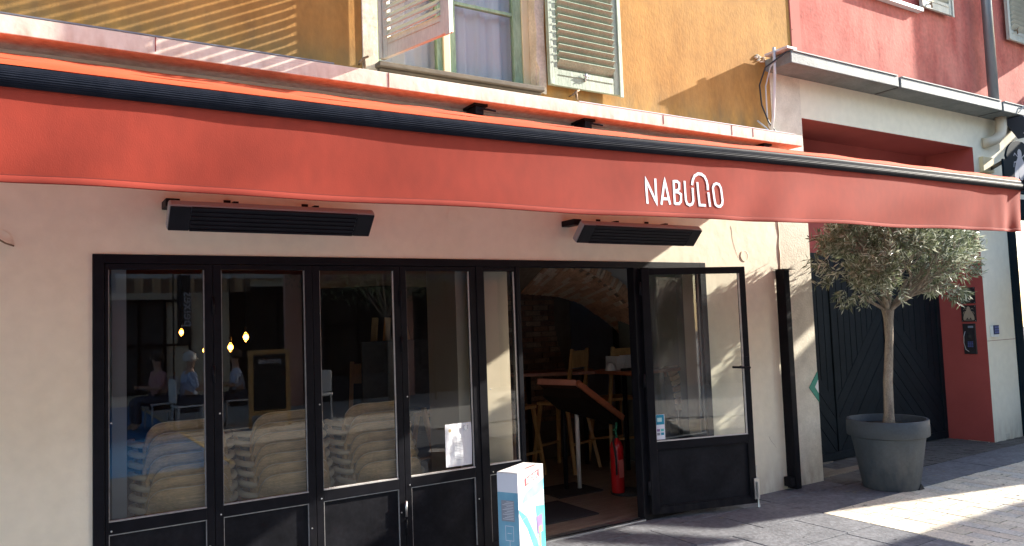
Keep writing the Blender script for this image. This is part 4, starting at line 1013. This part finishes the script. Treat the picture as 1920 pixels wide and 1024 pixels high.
# conduit and cables at the building corner
CN = tag(empty('cable_conduit', (6.0, -.05, 3.4)), 'grey conduit with loose black and white cables at the corner of the two buildings', 'cables')
MB().tube([(5.86, -.18, 4.13), (5.865, -.17, 3.9), (5.885, -.11, 3.5), (5.885, -.08, 3.36)], .014, 8).build('conduit', m_grey, CN, smooth=True)
MB().tube([(6.02, -.30, 4.10), (5.90, -.28, 4.06), (5.80, -.12, 3.95), (5.79, -.05, 3.8), (5.83, -.03, 3.62), (5.89, -.05, 3.46), (5.93, -.08, 3.38), (5.91, -.1, 3.35)], .008, 7).build('black_cable', m_cable, CN, smooth=True)
MB().tube([(5.97, -.15, 4.06), (5.90, -.10, 3.98), (5.875, -.05, 3.8), (5.885, -.04, 3.5), (5.90, -.05, 3.4)], .007, 7).build('white_cable', m_grey, CN, smooth=True)
MB().tube([(6.0, -.28, 4.11), (6.15, -.25, 4.10), (6.25, -.1, 4.10), (6.3, -.03, 4.16), (6.33, -.01, 4.22)], .008, 6).build('black_cable', m_cable, CN, smooth=True)
b = MB(); b.box(5.88, 6.02, -.31, -.05, 4.088, 4.112); b.box(5.95, 6.1, -.24, -.1, 4.113, 4.13); b.build('junction_box', m_grey, CN, bevel=.004)
MB().tube([(5.78, -.01, 3.47), (5.83, -.06, 3.40), (5.86, -.1, 3.33)], .008, 5).build('metal_strip', m_steel, CN)
# foam round the junction
fm = MB()
for i in range(14): fm.lathe([(0, -.008), (.014, -.004), (.016, .003), (.008, .008), (0, .009)], (5.88 + random.uniform(-.07, .08), -.003, 4.08 + random.uniform(-.03, .03)), 7)
fm.build('filler_foam', m_cream2, CN, smooth=True)
wl = tag(MB().tube([(10.15, -.31, 3.98), (10.3, -.33, 4.1), (10.55, -.33, 4.12), (10.62, -.33, 4.05), (10.5, -.33, 3.9), (10.15, -.35, 3.72)], .006, 6).build('loose_cable', m_grey, None, smooth=True), 'thin loose wire looping over the right end of the concrete slab', 'cable')
# gate
GT = tag(empty('gate', (6.44, .57, G)), 'dark teal wooden gate of vertical and diagonal boards behind the olive tree', 'gate')
random.seed(21)
GZ0, GZ1 = .09, 2.30
fr = MB(); fr.box(6.44, 6.50, .53, .60, G, GZ1); fr.box(9.57, 9.642, .53, .60, G, GZ1); fr.box(6.50, 9.57, .53, .60, GZ1 - .07, GZ1 + .005); fr.box(8.44, 8.50, .515, .60, GZ0, GZ1 - .07); fr.box(7.46, 7.49, .53, .60, GZ0, GZ1 - .07)
fr.box(6.50, 9.57, .52, .60, GZ0 - .03, GZ0 + .05); fr.build('gate_frame', m_gate, GT, bevel=.003)
def gate_leaf(x0, x1, down):   # down=+1: boards fall towards +x
    zt, zb = 1.76, .68
    k = (zt - zb) / (x1 - x0) * (-down); z_at0 = zt if down > 0 else zb
    rect = [(x0, GZ0 + .05), (x1, GZ0 + .05), (x1, GZ1 - .07), (x0, GZ1 - .07)]
    n = 9; wv = (x1 - x0) / n
    for i in range(n):
        p = clip(rect, -1, 0, -(x0 + i * wv + .004)); p = clip(p, 1, 0, x0 + (i + 1) * wv - .004)
        p = clip(p, k, -1, k * x0 - z_at0)           # z >= z_at0 + k (x-x0)
        if len(p) > 2: MB().prism(p, .545 + random.uniform(-.002, .002), .57).build('board', m_gate, GT, bevel=.002)
    L = math.hypot(1, k); st_ = .125 * L; z = z_at0; i = 0
    while True:
        hi = z_at0 - i * st_ - .004; lo = z_at0 - (i + 1) * st_ + .004
        p = clip(rect, -k, 1, hi - k * x0); p = clip(p, k, -1, k * x0 - lo)
        if len(p) > 2: MB().prism(p, .543 + random.uniform(-.002, .002), .57).build('board', m_gate, GT, bevel=.002)
        i += 1
        if i > 24: break
    MB().box(x0, x1, .571, .585, GZ0 + .05, GZ1 - .07).build('backing', m_rubber, GT)
gate_leaf(6.502, 7.458, 1); gate_leaf(7.492, 8.438, -1); gate_leaf(8.502, 9.568, 1)
for z in (1.62, .98): MB().lathe([(.018, 0), (.016, .012), (0, .014)], (0, 0, 0), 12).build('gate_lock', m_steel, GT, world=False).matrix_local = Matrix.Translation(Vector((8.47, .513, z)) - Vector((6.44, .57, G))) @ Matrix.Rotation(R(90), 4, 'X')
# jamb plaques (on the face at x = 9.643, looking towards -x)
def jp(name, y0, y1, z0, z1, m_, par, t0=.0, t1=.008, bev=.001): return MB().box(9.6425 - t1, 9.6425 - t0, y0, y1, z0, z1).build(name, m_, par, bevel=bev)
def bee(par, M, m_, s=1.0, name='bee_emblem'):
    def el(cx, cz, rx, rz, rot=0, n=12): return [(cx + rx * math.cos(2 * math.pi * i / n) * math.cos(rot) - rz * math.sin(2 * math.pi * i / n) * math.sin(rot), cz + rx * math.cos(2 * math.pi * i / n) * math.sin(rot) + rz * math.sin(2 * math.pi * i / n) * math.cos(rot)) for i in range(n)]
    mb = MB(); y_ = 0
    for k, p in enumerate((el(0, .03, .012, .014), el(0, .008, .015, .022), el(-.019, -.018, .014, .040, R(-20)), el(.019, -.018, .014, .040, R(20)), el(0, -.018, .012, .03))):
        mb.prism(p, -.001 - k * .0004, 0)
    for sx in (-1, 1):
        mb.tube([(sx * .01, -.001, .02), (sx * .028, -.001, .03), (sx * .034, -.001, .022)], .0018, 5); mb.tube([(sx * .012, -.001, .008), (sx * .034, -.001, .004), (sx * .038, -.001, -.010)], .0018, 5)
    o = mb.build(name, m_, par, world=False); o.matrix_local = M @ Matrix.Diagonal((s, 1, s, 1)); return o
JM = Matrix.Rotation(R(-90), 4, 'Z')
def jaw(y_, z_, par):   # matrix of something drawn in x,z facing -y, turned to face -x on the jamb
    return Matrix.Translation(Vector((9.634, y_, z_)) - Vector(par.location)) @ Matrix.Rotation(R(-90), 4, 'Z')
p1 = tag(empty('dark_plaque', (9.64, .18, 1.78)), 'square dark plaque highest on the red gateway jamb', 'plaque'); jp('plate', .095, .270, 1.695, 1.89, m_darkpl, p1)
p2 = tag(empty('bee_plaque', (9.64, .18, 1.57)), 'square dark plaque with a pale bee emblem above the intercom', 'plaque'); jp('plate', .097, .270, 1.475, 1.672, m_darkpl, p2)
bee(p2, jaw(.183, 1.585, p2), m_bee, 1.7)
MB().box(9.6330, 9.6343, .13, .24, 1.492, 1.498).build('plaque_text', m_bee, p2)
for par, zz in ((p1, (1.705, 1.88)), (p2, (1.485, 1.662))):
    for z in zz:
        for yy in (.107, .26): MB().box(9.632, 9.6345, yy - .004, yy + .004, z - .004, z + .004).build('screw', m_steel, par)
ic = tag(empty('intercom', (9.64, .19, 1.27)), 'dark intercom panel with curved handle and blue buttons on the red jamb', 'intercom')
jp('plate', .115, .265, 1.085, 1.452, m_darkpl, ic, 0, .014, .004)
MB().tube([(9.626, .235, 1.36), (9.615, .25, 1.30), (9.612, .252, 1.22), (9.616, .235, 1.14), (9.626, .205, 1.115)], .004, 6).build('handle', m_steel, ic, smooth=True)
for i in range(4):
    for j in range(3): MB().box(9.6245, 9.6284, .155 + j * .022, .170 + j * .022, 1.17 + i * .018, 1.182 + i * .018).build('button', m_btn, ic)
MB().box(9.6262, 9.6284, .15, .215, 1.27, 1.33).build('screen', m_rubber, ic); MB().box(9.6262, 9.6284, .14, .20, 1.40, 1.425).build('name_strip', m_greyprint, ic)
# keypad on the cream pier
kp = tag(empty('keypad', (9.77, 0, 1.36)), 'small pale keypad box with dark blue buttons on the cream pier', 'keypad')
MB().box(9.725, 9.86, -.035, -.001, 1.285, 1.42).build('case', m_signwhite, kp, bevel=.006); MB().box(9.735, 9.855, -.045, -.036, 1.315, 1.425).build('button_plate', mat('navy_plate', (.03, .04, .09)), kp, bevel=.004)
for i in range(3):
    for j in range(3): MB().box(9.752 + j * .033, 9.776 + j * .033, -.049, -.0455, 1.33 + i * .03, 1.35 + i * .03).build('button', m_btn, kp, bevel=.001)
MB().box(9.65, 10.318, -.003, .0, 1.238, 1.244).build('plaster_joint', mat('rust_line', (.28, .13, .07)), RB)
MB().box(9.92, 10.0, -.002, 0, .055, .12).build('patch', m_cream2, RB)
# green diamond sign on the pier edge
ds = tag(empty('diamond_sign', (6.42, -.01, .94)), 'green diamond sign with a white centre at the edge of the pier by the gate', 'sign')
MB().prism([(6.302, .944), (6.438, 1.09), (6.438, .80)], -.010, -.005).build('green_plate', m_greensign, ds)
MB().prism([(6.385, .944), (6.438, 1.01), (6.438, .88)], -.012, -.0101).build('white_centre', m_signwhite, ds)
# wooden block, bracket and hanging bee sign
wb = tag(MB().box(9.77, 10.02, -.05, -.001, 3.28, 3.465).build('wooden_block', mat('pale_pine', (.62, .50, .28), (.7, .58, .36), .7, 6, (1, 1, .2)), None, bevel=.003), 'pale wooden block fixed to the wall beside the hanging bee sign', 'block')
HS = tag(empty('hanging_sign', (9.75, -.4, 3.2)), 'black round topped hanging sign with a silver bee at the right edge', 'sign')
HY = -.40
pts = [(9.47, 2.95), (9.47, 3.34), (9.56, 3.34)]
for i in range(13):
    a_ = R(168 - i * 13); pts.append((9.87 + .33 * math.cos(a_), 3.335 + .25 * math.sin(a_)))
pts += [(10.28, 3.34), (10.28, 2.95)]
MB().prism(pts, HY - .012, HY + .012).build('sign_board', m_shop, HS, bevel=.003)
o = bee(HS, Matrix.Translation(Vector((9.86, HY - .013, 3.30)) - Vector(HS.location)), m_beegrey, 4.2)
MB().beam((9.95, -.05, 3.33), (9.52, HY, 3.32), .02, .04).build('bracket', m_black, HS)
# neighbouring shopfront right of the cream pier
NS = tag(empty('neighbour_shopfront', (10.33, 0, G)), 'dark teal shopfront frame at the right edge beyond the cream pier', 'shopfront')
nf = MB(); nf.box(10.322, 10.50, -.02, .12, G, 2.998); nf.box(10.5, 13.498, -.02, .12, 2.75, 2.998); nf.box(13.3, 13.498, -.02, .12, G, 2.75); nf.box(11.7, 11.8, .0, .1, G, 2.75); nf.box(10.5, 13.3, .0, .1, G, .5)
nf.build('frame', m_shop, NS, bevel=.004)
MB().add([(10.5, .05, .5), (13.3, .05, .5), (13.3, .05, 2.75), (10.5, .05, 2.75)], [(0, 1, 2, 3)]).build('glass', g_clear, NS)
MB().box(10.3, 13.5, 1.5, 1.6, 0, 3.0).build('shop_back', m_dark, NS)
nl = tag(empty('wall_lamp', (10.5, -.25, 3.8)), 'dark blue lamp housing under the slab at the right edge', 'lamp')
MB().prism([(10.2, 3.95), (10.55, 3.74), (10.75, 3.80), (10.75, 3.96)], -.33, -.1).build('housing', m_awn2, nl, bevel=.01); MB().beam((10.6, -.1, 3.88), (10.6, -.001, 3.9), .04, .04).build('arm', m_black, nl)

# ================================================================== OLIVE TREES
def olive(cx, cy, seed, label, plabel, scale=1.0, nclump=230):
    random.seed(seed)
    pot = tag(empty('plant_pot', (cx, cy, G)), plabel, 'pot', 'slate planters')
    o = MB().lathe([(0, .0), (.228, .0), (.238, .012), (.312, .46), (.322, .465), (.342, .472), (.347, .48), (.347, .61), (.342, .618), (.322, .618), (.318, .605), (.314, .51), (0, .51)], (cx, cy, G), 56)
    pb = o.build('pot_shell', m_pot, pot, smooth=True, autosmooth=35)
    MB().lathe([(0, .550), (.12, .556), (.2, .548), (.315, .55)], (cx, cy, G), 28).build('soil', m_soil, pot, smooth=True)
    MB().prism([(cx + .03, G + .0), (cx + .075, G + .05), (cx + .12, G)], cy - .242, cy - .225).build('drain_notch', m_rubber, pot)
    t = tag(empty('olive_tree', (cx, cy, G + .6)), label, 'tree', 'potted olive trees')
    base = Vector((cx + .02, cy, G + .54)); fork = Vector((cx + .13, cy + .0, 1.66))
    pts = [base, base + Vector((.02, .0, .12)), base + Vector((.035, 0, .4)), base + Vector((.10, 0, .78)), fork + Vector((0, 0, -.08)), fork]
    MB().tube(pts, [.060, .043, .041, .035, .043, .055], 14).build('trunk', m_bark, t, smooth=True)
    C = Vector((cx + .17, cy - .10, 2.14)); RX, RY, RZ = 1.02, .48, .44
    def inside(p):
        q = p - C; return (q.x / RX) ** 2 + (q.y / RY) ** 2 + (q.z / RZ) ** 2
    br = MB(); tips = []
    def grow(p, d, L, r, lev):
        pp = [p]; q = p.copy(); dd = d.copy()
        n = 4
        for i in range(n):
            dd = (dd + Vector((random.uniform(-.22, .22), random.uniform(-.22, .22), random.uniform(-.12, .18)))).normalized()
            q = q + dd * L / n; pp.append(q.copy())
        br.tube(pp, [r * (1 - .45 * i / n) for i in range(n + 1)], 6 if lev < 2 else 5, cap=False)
        if lev >= 3: tips.append((pp[-1], dd)); tips.append((pp[2], dd)); return
        for k in range(3 if lev < 2 else 3):
            a_ = random.uniform(0, 6.28); sp = random.uniform(.35, .85)
            side = dd.orthogonal().normalized(); side.rotate(Quaternion(dd, a_))
            nd = (dd + side * sp + Vector((0, 0, .05))).normalized()
            s_ = pp[random.choice((2, 3, 4))]
            e_ = s_ + nd * L * .7
            if inside(e_) > 1.05: nd = (nd + (C - s_).normalized() * .8).normalized()
            grow(s_, nd, L * random.uniform(.58, .8), r * .55, lev + 1)
    for k in range(11):
        a_ = 2 * math.pi * k / 11 + random.uniform(-.2, .2); ln = random.uniform(.35, .5)
        tgt = C + Vector((RX * .62 * math.cos(a_), RY * .62 * math.sin(a_), random.uniform(-.30, .18)))
        grow(fork - Vector((0, 0, .02)), (tgt - fork).normalized(), ln, random.uniform(.014, .024), 0)
    for k in range(4): grow(fork, Vector((random.uniform(-.3, .3), random.uniform(-.3, .3), 1)).normalized(), .45, .022, 0)
    br.build('branches', m_bark, t, smooth=True)
    lf = MB(); cl = [p for p, d in tips]
    dirs = {i: d for i, (p, d) in enumerate(tips)}
    extra = []
    while len(extra) < 600:
        v = Vector((random.gauss(0, 1), random.gauss(0, 1), random.gauss(0, 1))).normalized(); rr = random.uniform(.72, 1.0)
        kx = 1.0
        if v.z < 0: kx = (math.hypot(v.x, v.y) + 1e-6) ** -.55
        p = C + Vector((v.x * RX * rr * kx, v.y * RY * rr * kx, v.z * RZ * rr))
        h_ = math.sin(p.x * 7.3 + seed) * math.sin(p.y * 8.1) * math.sin(p.z * 9.7 + 1)
        if p.z < 1.74 or h_ < .04: continue
        if p.z < C.z - .05 and math.hypot(p.x - C.x, p.y - C.y) < .5 and random.random() < .9: continue
        extra.append((p, (v + Vector((0, 0, .15))).normalized()))
    allc = [(p, d) for p, d in tips if inside(p) < 1.25 and not (p.z < C.z - .02 and math.hypot(p.x - C.x, p.y - C.y) < .5 and random.random() < .75)] + extra
    for (p, d) in allc:
        lig = random.random(); nleaf = random.randint(9, 15)
        tw = d * random.uniform(.09, .16)
        for j in range(nleaf):
            b_ = p + tw * (j / nleaf - .3); side = d.orthogonal().normalized(); side.rotate(Quaternion(d, random.uniform(0, 6.28)))
            ld = (d * random.uniform(.35, 1.0) + side * random.uniform(.5, 1.1)).normalized(); L = random.uniform(.05, .09); wd = random.uniform(.0045, .0078)
            sn = ld.cross(Vector((random.uniform(-1, 1), random.uniform(-1, 1), random.uniform(-.2, 1)))).normalized()
            up_ = sn.cross(ld); mid = b_ + ld * L * .5 + up_ * L * .05; e_ = b_ + ld * L
            lf.m(0 if random.random() < .35 else (1 if random.random() < .55 else 2)).add([b_, mid + sn * wd, e_, mid - sn * wd], [(0, 1, 2, 3)])
    tag(lf.build('crown', m_leafs, t), kind='stuff')
    return t
olive(6.66, -.55, 4, 'round headed olive tree in the slate pot before the gate', 'large slate grey plastic pot holding the olive tree by the gate')
olive(10.75, -.62, 9, 'second olive tree partly cut off by the right edge', 'second slate pot beyond the right edge of the view')

# ================================================================== BEYOND THE FRAME: unseen forms added at right to cast the street's shade
NA = tag(empty('shade_awning', (12.6, 0, 3.5)), 'added pale shade awning and box fascia, unseen beyond the right edge', 'awning')
def sheet(name, prof, x0, x1, m_, par, th=.012):  # profile in (y,z) swept along x
    for (a, b) in zip(prof, prof[1:]):
        d_ = Vector((0, b[0] - a[0], b[1] - a[1])).normalized(); nn = Vector((0, -d_.z, d_.y)) * th
        vs = []
        for x in (x0, x1):
            for p in (a, b): vs += [Vector((x, p[0], p[1])), Vector((x, p[0], p[1])) + nn]
        MB().add(vs, [(0, 1, 3, 2), (4, 6, 7, 5), (0, 4, 5, 1), (2, 3, 7, 6), (0, 2, 6, 4), (1, 5, 7, 3)]).build(name, m_, par)
# added sloping band that throws the upper edge of the shade
MB().add([(12.5, -.1, 5.15), (12.5, -2.75, 4.02), (12.5, -2.75, 3.80), (12.5, -.1, 4.90), (12.56, -.1, 5.15), (12.56, -2.75, 4.02), (12.56, -2.75, 3.80), (12.56, -.1, 4.90)], bx6).build('shade_band', m_pale2, NA)
MB().add([(12.5, -.1, 4.76), (12.5, -2.38, 3.78), (12.5, -2.38, .1), (12.5, -.1, .1), (12.56, -.1, 4.76), (12.56, -2.38, 3.78), (12.56, -2.38, .1), (12.56, -.1, .1)], bx6).build('shade_screen', m_pale2, NA)
sheet('canopy_fabric', [(-.1, 4.78), (-2.45, 3.77)], 12.57, 17, m_pale2, NA)
KI = tag(empty('blocker', (15, -4.8, G)), 'added pale shade kiosk with an overhanging roof far beyond the right edge', 'blocker')  # unseen box added to shade the near paving
MB().box(14.0, 16.5, -6.6, -3.95, G, 4.1).build('body', m_pale2, KI, bevel=.02)
MB().box(13.8, 16.7, -6.8, -3.75, 4.1, 4.55).build('roof', m_pale2, KI, bevel=.03)
MB().box(13.95, 13.998, -6.3, -4.2, 1.2, 2.6).build('shutter_panel', m_zinc, KI)

# ================================================================== ACROSS THE STREET (seen mirrored in the glass)
OP = tag(empty('opposite_building', (0, -15, G)), 'beige building across the street behind the viewer', 'building')
holes = [(x, x + 1.3, 3.9, 6.0) for x in (-9, -5.5, -2, 1.5, 5, 8.5, 12)] + [(x, x + 2.4, 0, 2.8) for x in (-9, -5, -2, 4.2, 7, 11)]
xs = sorted({-14, 18} | {h[0] for h in holes} | {h[1] for h in holes})
wall_grid(xs, [0, 2.8, 3.9, 6.0, 8.0], holes, -15.4, -15).build('wall', m_opp, OP)
MB().box(-14, 18, -15.9, -15.8, 0, 8).build('interior', m_dark, OP)
wf = MB()
for h_ in holes:
    wf.box(h_[0], h_[0] + .07, -15.05, -15, h_[2], h_[3]); wf.box(h_[1] - .07, h_[1], -15.05, -15, h_[2], h_[3]); wf.box((h_[0] + h_[1]) / 2 - .03, (h_[0] + h_[1]) / 2 + .03, -15.05, -15, h_[2], h_[3]); wf.box(h_[0] + .07, h_[1] - .07, -15.06, -15.01, h_[3] - .08, h_[3])
wf.build('window_frames', m_black, OP)
oc = MB(); oc.box(-14, 18, -14.9, -14.99, 3.0, 3.15); oc.box(-14, 18, -14.7, -14.99, 3.55, 3.65)
for k in range(60): oc.box(-9 + k * .3, -8.93 + k * .3, -14.8, -14.86, 3.15, 3.55)
oc.build('cornice_balustrade', m_signwhite, OP)
sh = MB()
for x_ in (1.6, 2.15, 2.7, 3.25): sh.box(x_, x_ + .06, -14.99, -14.93, .3, 2.5)
for z_ in (.3, 1.4, 2.44): sh.box(1.66, 3.25, -14.985, -14.935, z_, z_ + .06)
sh.build('shop_window_frame', m_black, OP)
MB().box(1.66, 2.70, -14.992, -14.985, .36, 2.44).build('shop_window_pane', m_dark, OP)
stp = MB()
for k in range(24): stp.m(k % 2).box(.2 + k * .18, .38 + k * .18, -14.2, -14.16, 2.62, 2.95)
tag(stp.build('striped_valance', [mat('tan_stripe', (.50, .33, .18)), mat('brown_stripe', (.20, .12, .07))], OP), kind='stuff')
aw3 = MB(); aw3.prism([(-14, 3.0), (1.55, 3.0), (1.55, 2.7), (-14, 2.7)], -13.4, -13.36); aw3.build('awning_valance', m_awn2, OP)
PB = tag(empty('dark_restaurant', (7, -12, G)), 'dark restaurant front with pink piers across the street behind the viewer', 'building')
m_opd = mat('dark_facade', (.03, .03, .035), (.05, .048, .05), .7, 2)
wall_grid([4.9, 5.6, 7.2, 7.9, 9.5, 15], [0, .6, 2.9, 7.0], [(5.6, 7.2, .6, 2.9), (7.9, 9.5, .6, 2.9)], -12.6, -12).build('wall', m_opd, PB)
for x in (4.7, 7.35, 9.7): MB().box(x, x + .35, -12.0, -11.85, 0, 3.4).build('pier', m_opp2, PB)
MB().box(5.0, 15, -12.5, -12.45, 0.0, 3).build('panes', m_dark, PB)
wf = MB()
for x in (5.6, 6.38, 7.14, 7.9, 8.68, 9.44): wf.box(x, x + .06, -12.04, -11.99, .6, 2.9)
for x in (5.6, 7.9): wf.box(x + .06, x + 1.54, -12.045, -11.995, 1.7, 1.76)
wf.build('window_frames', m_black, PB)
ta = tag(empty('terrace_awning', (6, -10, 3)), 'dark flat awning over the terrace across the street', 'awning')
MB().box(4.7, 15, -11.8, -10.3, 2.95, 3.0).build('canopy', m_awn2, ta); MB().box(4.7, 15, -10.3, -10.28, 2.65, 3.0).build('valance', m_awn2, ta)
for x in (4.8, 7.5, 10.0, 14.5): MB().tube([(x, -10.35, G), (x, -10.35, 2.95)], .03, 8).build('post', m_black, ta)
for (x, z, b_) in ((2.3, 2.1, 'peixes'),):
    bn = tag(empty('banner', (x, -9.6, z)), 'tall dark banner lettered in white across the street', 'banner')
    MB().box(x - .11, x + .11, -9.61, -9.6, 1.5, 2.7).build('cloth', m_rubber, bn); MB().tube([(x - .17, -9.62, G), (x - .17, -9.62, 2.75)], .015, 6).build('pole', m_black, bn)
    text(b_, .24, m_white, 'banner_text', bn, Matrix.Translation(Vector((0, .004, 0))) @ Matrix.Rotation(R(180), 4, 'Z') @ Matrix.Rotation(R(90), 4, 'X') @ Matrix.Rotation(R(90), 4, 'Z'))
random.seed(31)
stt = tag(empty('street_tree', (6.3, -10.0, G)), 'bare trunked young tree with dark leaves across the street', 'tree')
tb = MB(); tb.tube([(6.3, -10.0, G), (6.32, -10.0, 1.2), (6.25, -10.0, 2.0)], [.06, .05, .04], 8)
for k in range(14):
    a_ = random.uniform(0, 6.28); tb.tube([(6.25, -10, 1.7 + k * .03), (6.25 + .5 * math.cos(a_), -10 + .5 * math.sin(a_), 2.3 + random.random() * .3), (6.25 + 1.0 * math.cos(a_), -10 + 1.0 * math.sin(a_), 2.6 + random.random() * .9)], [.02, .014, .006], 5)
tb.build('trunk', m_bark, stt, smooth=True)
tl = MB()
for k in range(1500):
    v = Vector((random.gauss(0, 1), random.gauss(0, 1), random.gauss(0, 1))).normalized() * random.uniform(.5, 1.5); p = Vector((6.0, -10, 2.9)) + Vector((v.x * 1.3, v.y, v.z * .55))
    d1 = Vector((random.uniform(-1, 1), random.uniform(-1, 1), random.uniform(-1, 1))).normalized() * .05; d2 = d1.orthogonal().normalized() * .025
    tl.add([p - d1, p + d2, p + d1, p - d2], [(0, 1, 2, 3)])
tag(tl.build('crown', m_leafs[0], stt), kind='stuff')
sbd = tag(empty('chalkboard', (3.6, -8.6, G)), 'framed chalkboard lettered in white on the terrace across the street', 'chalkboard')
MB().box(3.15, 3.85, -8.66, -8.62, .25, 1.35).build('frame', m_wood2, sbd); MB().box(3.23, 3.77, -8.619, -8.61, .33, 1.27).build('board', m_rubber, sbd)
text('peixes', .15, m_white, 'board_text', sbd, Matrix.Translation(Vector((3.5, -8.605, 1.12)) - Vector((3.6, -8.6, G))) @ Matrix.Rotation(R(180), 4, 'Z') @ Matrix.Rotation(R(90), 4, 'X'))
for sx in (3.17, 3.83): MB().beam((sx, -8.64, G), (sx, -8.64, .25), .05, .04).build('leg', m_wood2, sbd)

def person(loc, rz, shirt, hair, label, lean=.0):
    p = tag(empty('person', loc, rz), label, 'person', 'diners on the terrace across the street')
    def skin(name, V, E, Rr, m_, sub=1):
        me = bpy.data.meshes.new(name); me.from_pydata(V, E, []); me.materials.append(m_)
        o = bpy.data.objects.new(name, me); COL.objects.link(o); o.parent = p
        sk = o.modifiers.new('skin', 'SKIN'); ly = me.skin_vertices[0] if me.skin_vertices else None
        if ly is None:
            bm = bmesh.new(); bm.from_mesh(me); bm.verts.layers.skin.verify(); bm.to_mesh(me); bm.free(); ly = me.skin_vertices[0]
        for i, r_ in enumerate(Rr): ly.data[i].radius = (r_, r_) if not isinstance(r_, tuple) else r_
        ly.data[0].use_root = True
        ss = o.modifiers.new('sub', 'SUBSURF'); ss.levels = 2; ss.render_levels = 2
        return o
    V = [(0, 0, .50), (0, .02, .70), (0, .03, .92), (0, .04, 1.02), (0, .05, 1.10), (0, .06, 1.20), (0, .06, 1.27),
         (-.19, .03, .95), (-.24, .08, .70), (-.16, .32, .72), (-.13, .38, .73), (.19, .03, .95), (.24, .08, .70), (.16, .32, .72), (.13, .38, .73),
         (-.10, 0, .48), (-.12, .42, .50), (-.12, .40, .10), (-.12, .50, .04), (.10, 0, .48), (.12, .42, .50), (.12, .40, .10), (.12, .50, .04)]
    E = [(0, 1), (1, 2), (2, 3), (3, 4), (4, 5), (5, 6), (2, 7), (7, 8), (8, 9), (9, 10), (2, 11), (11, 12), (12, 13), (13, 14), (0, 15), (15, 16), (16, 17), (17, 18), (0, 19), (19, 20), (20, 21), (21, 22)]
    Rr = [.13, .13, .14, .06, .055, .09, .075, .055, .042, .03, .035, .055, .042, .03, .035, .09, .065, .045, .04, .09, .065, .045, .04]
    skin('body', V, E, Rr, m_skin)
    skin('shirt', V[:3] + [V[7], V[8], V[11], V[12]], [(0, 1), (1, 2), (2, 3), (3, 4), (2, 5), (5, 6)], [.15, .15, .16, .075, .06, .075, .06], shirt)
    skin('trousers', [V[0], V[15], V[16], V[17], V[19], V[20], V[21]], [(0, 1), (1, 2), (2, 3), (0, 4), (4, 5), (5, 6)], [.15, .11, .085, .06, .11, .085, .06], m_trou)
    MB().lathe([(0, .12), (.06, .105), (.098, .06), (.105, .0), (.09, -.05), (.07, -.06)], (0, .035, 1.22), 16).build('hair', hair, p, world=False, smooth=True)
    nf_ = MB(); nf_.add([(-.012, .155, 1.20), (.012, .155, 1.20), (0, .175, 1.195), (0, .15, 1.235)], [(0, 1, 2), (0, 2, 3), (1, 3, 2)]); nf_.build('nose', m_skin, p, world=False)
    return p
def tchair(loc, rz, label):
    c = tag(empty('terrace_chair', loc, rz), label, 'chair', 'white terrace chairs across the street')
    MB().box(-.22, .22, -.22, .22, .42, .45).build('seat', m_chairw, c, world=False, bevel=.01); MB().box(-.21, .21, -.25, -.22, .5, .88).build('backrest', m_chairw, c, world=False, bevel=.01)
    for sx in (-1, 1):
        for sy in (-1, 1): MB().beam((sx * .2, sy * .2, 0), (sx * .19, sy * .19, .42), .025, .025).build('leg', m_chairw, c, world=False)
    return c
tc = None
for i, (x, y, a_, sh_, hr_, lb_) in enumerate(((2.25, -9.0, -95, m_shirt, m_hairw, 'white haired person in a pale blue shirt seated sideways on the terrace'), (1.95, -9.9, 80, m_shirt2, m_haird, 'dark haired person in a rose shirt seated on the terrace'), (3.15, -9.4, 100, m_shirt, m_haird, 'dark haired person in a pale blue shirt seated on the terrace'))):
    person((x, y, G), R(a_), sh_, hr_, lb_); tchair((x, y, G), R(a_), 'white terrace chair under the ' + lb_.split(' seated')[0])
tchair((4.5, -9.0, G), R(200), 'empty white terrace chair on the terrace'); 
tt = tag(empty('terrace_table', (2.75, -9.5, G)), 'round dark table between the diners across the street', 'table')
MB().lathe([(0, .7), (.36, .7), (.37, .715), (.36, .73), (0, .73)], (2.75, -9.5, G), 24).build('top', m_wood2, tt); MB().tube([(2.75, -9.5, G), (2.75, -9.5, .74)], .03, 8).build('stem', m_black, tt); MB().lathe([(0, 0), (.25, 0), (.24, .02), (0, .03)], (2.75, -9.5, G), 20).build('foot', m_black, tt)
